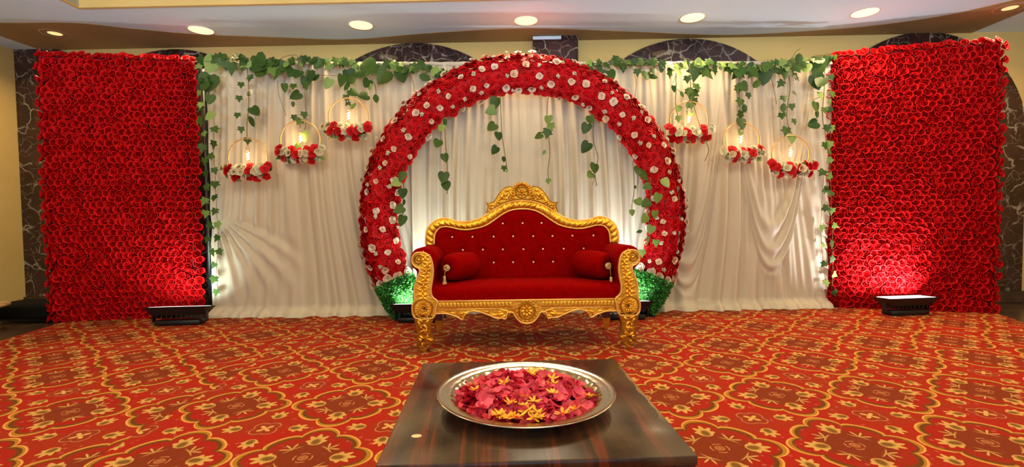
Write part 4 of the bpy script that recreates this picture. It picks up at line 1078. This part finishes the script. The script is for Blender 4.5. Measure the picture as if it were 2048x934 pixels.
# border relief
NI, NJ = 420, 10
ri, ro_ = resample([(x, 0, z) for x, z in inner], NI), resample([(x, 0, z) for x, z in outer], NI)
P = []; s_len = 0
for i in range(NI):
    a, b2 = ri[i], ro_[i]
    if i: s_len += ((a+b2)/2 - (ri[i-1]+ro_[i-1])/2).length
    sd = 1 if (a.x) > 0 else -1
    for j in range(NJ):
        t = j/(NJ-1); p = a.lerp(b2, t)
        ph = (abs(s_len - 1.10)/0.046) + .9*t
        g = abs(sin(pi*ph))**0.35
        prof = .026*sin(pi*min(1, max(0, t)))**.7
        h = prof*(.40+.60*g)
        P.append((p.x, yb(p.z) - .015 - h, p.z))
mb = MB().grid(P, NI, NJ); mb.f = [tuple(reversed(f)) for f in mb.f]; mb.build('back_border', G, so)
ed = MB().tube([(p.x, yb(p.z)-.020, p.z) for p in ri], .0075, 6).tube([(p.x, yb(p.z)-.014, p.z) for p in ro_], .0075, 6)
ed.build('back_edging', GE, so)
bo = [(p.x, p.z) for p in ro_[::6]] + [(.80, .36), (-.80, .36)]
P1 = [(x, yb(z)-.004, z) for x, z in bo] + [(x, yb(z)+.05, z) for x, z in bo]; n_ = len(bo)
MB().add(P1, [tuple(range(n_)), tuple(reversed(range(n_, 2*n_)))] + [(i, n_+i, n_+(i+1) % n_, (i+1) % n_) for i in range(n_)], False).build('back_board', M['maroon'], so)
# crest
ch = [(.030, 1.262), (.070, 1.240), (.098, 1.244), (.142, 1.233), (.175, 1.208), (.200, 1.175), (.214, 1.155), (.241, 1.117), (.272, 1.104), (.303, 1.108), (.290, 1.085), (.292, 1.060), (.298, 1.015), (.22, 1.03), (.1, 1.09)]
ch_s = smooth_curve(ch, 4); crest = [(-x, z) for x, z in ch_s[::-1]] + ch_s
yc = yb(1.12) - .018
MB().plate(crest[::-1], yc, yc+.045).build('crest', G, so)
cr = MB(); y0 = yc
cr.tube([(x, y0-.001, z) for x, z in crest[:len(ch_s)-0][8:]], .005, 6); cr.tube([(x, y0-.001, z) for x, z in crest[len(ch_s):][:-8]], .005, 6)
cr.tube([(p.x, yc-.004, p.z+.012) for p in ro_ if abs(p.x) < .29], .006, 6)
for k in range(15):      # shell rays
    an = radians(-20 + 220*k/14); cr.dome(.048*cos(an), 1.198+.048*sin(an), an, .048, .024, .018, y0-.004)
cr.tube([(.050*cos(2*pi*k/24), y0-.010, 1.192+.046*sin(2*pi*k/24)) for k in range(24)], .006, 6, closed=True)
for k in range(7):
    an = 2*pi*k/7+.2; cr.dome(.006*cos(an), 1.195+.006*sin(an), an, .036, .026, .015, y0-.006)
cr.sphere((0, y0-.018, 1.197), .011, 8, 5)
for s_ in (-1, 1):
    for (x, z, an, L_, w) in ((.075, 1.15, 60, .08, .03), (.10, 1.22, -20, .06, .03), (.12, 1.20, -60, .07, .03), (.13, 1.16, 40, .06, .028), (.16, 1.19, -70, .07, .028), (.16, 1.13, 60, .06, .026), (.19, 1.15, -60, .07, .028), (.18, 1.10, 30, .06, .026), (.22, 1.12, -80, .06, .026), (.21, 1.075, 20, .06, .022), (.24, 1.09, -10, .06, .022), (.255, 1.06, 10, .04, .022), (.27, 1.08, 40, .04, .018), (.27, 1.05, -70, .04, .02), (.12, 1.135, 10, .05, .02), (.05, 1.135, 20, .06, .018)):
        cr.dome(s_*x, z, radians(an if s_ > 0 else 180-an), L_, w, .014, y0)
    cr.spiral(s_*.100, 1.150, .022, 1.4, .006, y0-.002, a0=0, d=s_)
    cr.spiral(s_*.165, 1.165, .018, 1.3, .005, y0-.002, a0=1, d=-s_)
    cr.spiral(s_*.225, 1.085, .016, 1.3, .005, y0-.002, a0=2, d=s_)
cr.build('crest_carving', G, so)

# bolsters
def bolster(c_, ang, label, tassel_drop, back_button):
    e = tag(empty('bolster_cushion', (SX+c_[0], SYF+c_[1], c_[2]), ang), label, 'cushion', 'round bolsters on the sofa seat')
    L_, R_ = .160, .108
    prof = [(0.0001, -L_+.022), (.03, -L_+.008), (.06, -L_-.002), (.088, -L_+.006), (.103, -L_+.03), (R_, -L_+.08), (R_+.004, 0), (R_, L_-.08), (.103, L_-.03), (.088, L_-.006), (.06, L_+.002), (.03, L_-.008), (0.0001, L_-.022)]
    mb = MB().lathe(prof, 32); mb.xform(Matrix.Rotation(radians(90), 4, 'X')); mb.build('cushion_body', M['velvet'], e)
    # front end (-y local): gathered gold rosette, cord, tassel
    rs = MB().lathe([(.0001, -.018), (.010, -.019), (.022, -.012), (.027, .0), (.020, .012), (.0001, .014)], 12); rs.xform(Matrix.Translation((0, -L_-.006, 0)) @ Matrix.Rotation(radians(-90), 4, 'X'))
    for k in range(8): rs.dome(.004*cos(k*pi/4), .004*sin(k*pi/4), k*pi/4, .026, .018, .008, -L_-.022)
    rs.build('end_rosette', M['tassel'], e)
    if back_button:
        rs = MB().lathe([(.0001, .05), (.010, .049), (.018, .035), (.020, .015), (.012, .0)], 12); rs.xform(Matrix.Translation((0, L_-.012, 0)) @ Matrix.Rotation(radians(-90), 4, 'X'))
        rs.build('end_rosette', M['tassel'], e)
    y = -L_-.035
    tz = -tassel_drop
    td = MB().tube([(0, -L_-.02, -.012), (0, y, -.03), (0, y-.005, tz+.06)], .002, 5)
    td.build('cord', M['tassel'], e)
    tt = MB().lathe([(.0001, .030), (.008, .028), (.012, .018), (.010, .008), (.012, .0), (.0105, -.004), (.020, -.035), (.029, -.055), (.026, -.057), (.0001, -.045)], 14, (0, y-.006, tz+.04))
    tt.build('tassel', M['tassel'], e)
    return e
bolster((-.505, .27, .600), radians(-34), 'round red velvet bolster with a hanging gold tassel at the left sofa arm', .125, False)
bolster((.545, .27, .600), radians(34), 'round red velvet bolster with gold end buttons at the right sofa arm', .150, True)

# ------------------------------------------------------------------ TABLE, PLATE, PETALS
TC = Vector((0.077, 1.417, 0)); TR = radians(0.9)
tb = tag(empty('low_table', TC, TR), 'low square table with dark striped glossy wood laminate top in the foreground', 'table')
MB().box(-.363, .363, -.368, .368, .425, .45, .003, 1).build('tabletop', M['table'], tb)
MB().box(-.355, .355, -.36, .36, .335, .425).build('apron', M['maroon'], tb)
for x in (-.335, .335):
    for y in (-.34, .34): MB().box(x-.025, x+.025, y-.025, y+.025, 0, .4251, .003, 1).build('leg', M['maroon'], tb)
p = fl(833, 872, .45) ; st = MB().lathe([(.0001, .0012), (.011, .0012), (.012, 0)], 16); st.v = [(x*1.1, y*.75, z) for x, y, z in st.v]
q = Matrix.Rotation(-TR, 4, 'Z') @ (p-TC); st.build('sticker', M['sticker'], tb, loc=(q.x, q.y, .450)).scale = (1, 1, 1)

PC = Vector((0.072, 1.378, .4505)); PR = .258
pl = tag(empty('steel_plate', PC), 'wide round polished steel plate holding flower petals on the dark table', 'plate')
prof = [(.0001, .002), (.12, .002), (.165, .003), (.182, .008), (.200, .022), (.212, .033), (.222, .037), (.240, .0385), (.250, .040), (.2565, .043), (.2585, .041), (.2565, .0385), (.245, .036), (.222, .033), (.210, .029), (.196, .016), (.180, .003), (.165, 0.0), (.0001, 0.0)]
dm_ = MB().lathe(prof, 128)
for i_, v_ in enumerate(dm_.v):      # fluted wall
    r_ = sqrt(v_[0]**2+v_[1]**2); k_ = math.exp(-((r_-.198)/.012)**2)*.0022*sin(32*atan2(v_[1], v_[0]))
    dm_.v[i_] = (v_[0]*(1+k_/max(r_, .01)), v_[1]*(1+k_/max(r_, .01)), v_[2]-k_)
dm_.build('dish', M['steel'], pl)

def petal_mb(seed):
    rn = random.Random(seed); P = []; nu, nv = 5, 5; cup = rn.uniform(.2, .45); tw = rn.uniform(-.25, .25); fold = rn.uniform(-.15, .35)
    for i in range(nu):
        s_ = -1+2*i/(nu-1)
        for j in range(nv):
            t = j/(nv-1); w = (.22 + .46*sin(pi*min(1, t*.62+.08)))*(1 if t < .95 else .75)
            x = s_*w*.9; y = (t-.5)*1.0 - .10*s_*s_*t
            z = cup*(s_*s_*.55) + cup*.7*(t-.5)**2*2 + tw*s_*t*.5 + fold*max(0, t-.6)*.9 - .12
            P.append((x, y, z))
    return MB().grid(P, nu, nv)
petals = [petal_mb(s_) for s_ in range(6)]
pet_mesh = [q.mesh('rose_petal', M['petal']) for q in petals]
def heap(r): return 0.006 + .036*max(0, 1-(r/.205)**2)**.8
rn = random.Random(11); under = MB(); sts = []
for i in range(420):
    r = .190*sqrt(rn.random()); a = rn.uniform(0, 6.28)
    p = Vector((r*cos(a), r*sin(a), heap(r)*rn.uniform(.2, .9)))
    under.merge(petals[i % 6], Matrix.Translation(p) @ Matrix.Rotation(rn.uniform(0, 6.28), 4, 'Z') @ Matrix.Rotation(rn.uniform(-.5, .5), 4, 'X') @ Matrix.Scale(rn.uniform(.020, .030), 4))
o = under.build('petal_heap', M['petal']); o.location = PC; tag(o, 'deep layer of small crimson rose petals filling the steel plate', 'petals', kind='stuff')
placed = []
for i in range(262):
    for _ in range(12):
        r = .196*sqrt(rn.random()); a = rn.uniform(0, 6.28)
        p = Vector((r*cos(a), r*sin(a), 0))
        if all((p-q).length > .0155 for q in placed): break
    placed.append(p.copy()); p.z = heap(r) + rn.uniform(.004, .013)
    mw = Matrix.Translation(PC+p) @ Matrix.Rotation(rn.uniform(0, 6.28), 4, 'Z') @ Matrix.Rotation(rn.uniform(-.75, .75), 4, 'X') @ Matrix.Rotation(rn.uniform(-.4, .4), 4, 'Y') @ Matrix.Scale(rn.uniform(.026, .044), 4)
    o = inst(pet_mesh[i % 6], 'rose_petal', None, mw)
    tag(o, 'curled crimson rose petal on top of the heap in the steel plate', 'petal', 'rose petals heaped on the steel plate')
def mari_mb(seed, n):
    rn = random.Random(seed); mb = MB()
    for k in range(n):
        a = 2*pi*k/n + rn.uniform(-.3, .3); L_ = rn.uniform(.7, 1.1); w = .28
        P = []
        for i in range(4):
            t = i/3
            for q in (-1, 0, 1): P.append((cos(a)*t*L_ - sin(a)*q*w*sin(pi*(t*.75+.12))*.6, sin(a)*t*L_ + cos(a)*q*w*sin(pi*(t*.75+.12))*.6, .25*t*t + .08*abs(q) + .05*sin(k*2)))
        mb.grid(P, 4, 3)
    return mb
mar_mesh = [mari_mb(s_, 5+s_).mesh('marigold_bloom', M['marigold']) for s_ in range(4)]
mspots = [(944, 775), (950, 786), (1043, 808), (1048, 820), (1055, 828), (1068, 814), (1072, 828), (1080, 835), (1000, 838), (985, 842), (1015, 836), (1104, 800), (1108, 782), (1165, 826), (1178, 792), (1182, 796), (1010, 782), (1075, 748), (1062, 760), (1185, 778), (975, 845), (1030, 846), (1070, 850), (1150, 842), (1105, 770), (1020, 816)]
for i, (px, py) in enumerate(mspots):
    p = fl(px, py, PC.z+.035); r = min(.185, (Vector((p.x, p.y, 0))-Vector((PC.x, PC.y, 0))).length); d = (Vector((p.x-PC.x, p.y-PC.y, 0))).normalized()*r
    mw = Matrix.Translation(PC+d+Vector((0, 0, heap(r)+.019))) @ Matrix.Rotation(i*1.3, 4, 'Z') @ Matrix.Rotation(rn.uniform(-.5, .5), 4, 'X') @ Matrix.Scale(rn.uniform(.019, .030), 4)
    o = inst(mar_mesh[i % 4], 'marigold_bloom', None, mw); tag(o, 'small yellow marigold piece lying among the red petals in the plate', 'flower', 'marigold pieces among the petals')

# ------------------------------------------------------------------ THINGS AT THE EDGES
e = tag(empty('black_bench', (-4.72, 5.05, 0)), 'low black cloth covered bench on the dark floor left of the left red panel', 'bench')
MB().box(-.30, .30, -.30, .12, .03, .17, .03, 3).build('seat', M['blackcloth'], e)
MB().box(-.27, .27, -.26, .10, 0.0, .04).build('base', M['black'], e)
e = tag(empty('side_table', (-4.76, 4.42, 0)), 'small cream side table cut by the left picture edge', 'table')
MB().lathe([(.0001, .24), (.20, .24), (.235, .23), (.235, .21), (.20, .205), (.0001, .205)], 32).build('tabletop', M['creamstone'], e)
MB().lathe([(.05, .205), (.08, .17), (.06, .14), (.09, .06), (.15, .03), (.16, 0)], 24).build('pedestal', M['creamstone'], e)
yc_ = MB()
P = []
for i in range(15):
    for j in range(9):
        x, y = -.13+.26*i/14, -.06+.12*j/8; P.append((x, y, .022+.010*sin(i*1.1+j*.6)+.006*sin(j*1.9)-.03*(abs(j-4)/4)**3-.018*(abs(i-7)/7)**4))
yc_.grid(P, 15, 9); P2 = [(x, y, 0.0) for x, y, z in P]
yc_.grid(P2, 15, 9)
o = yc_.build('folded_cloth', M['yellowcloth']); o.location = (-4.66, 4.36, .241); tag(o, 'crumpled yellow cloth lying on the cream side table at the left edge', 'cloth')
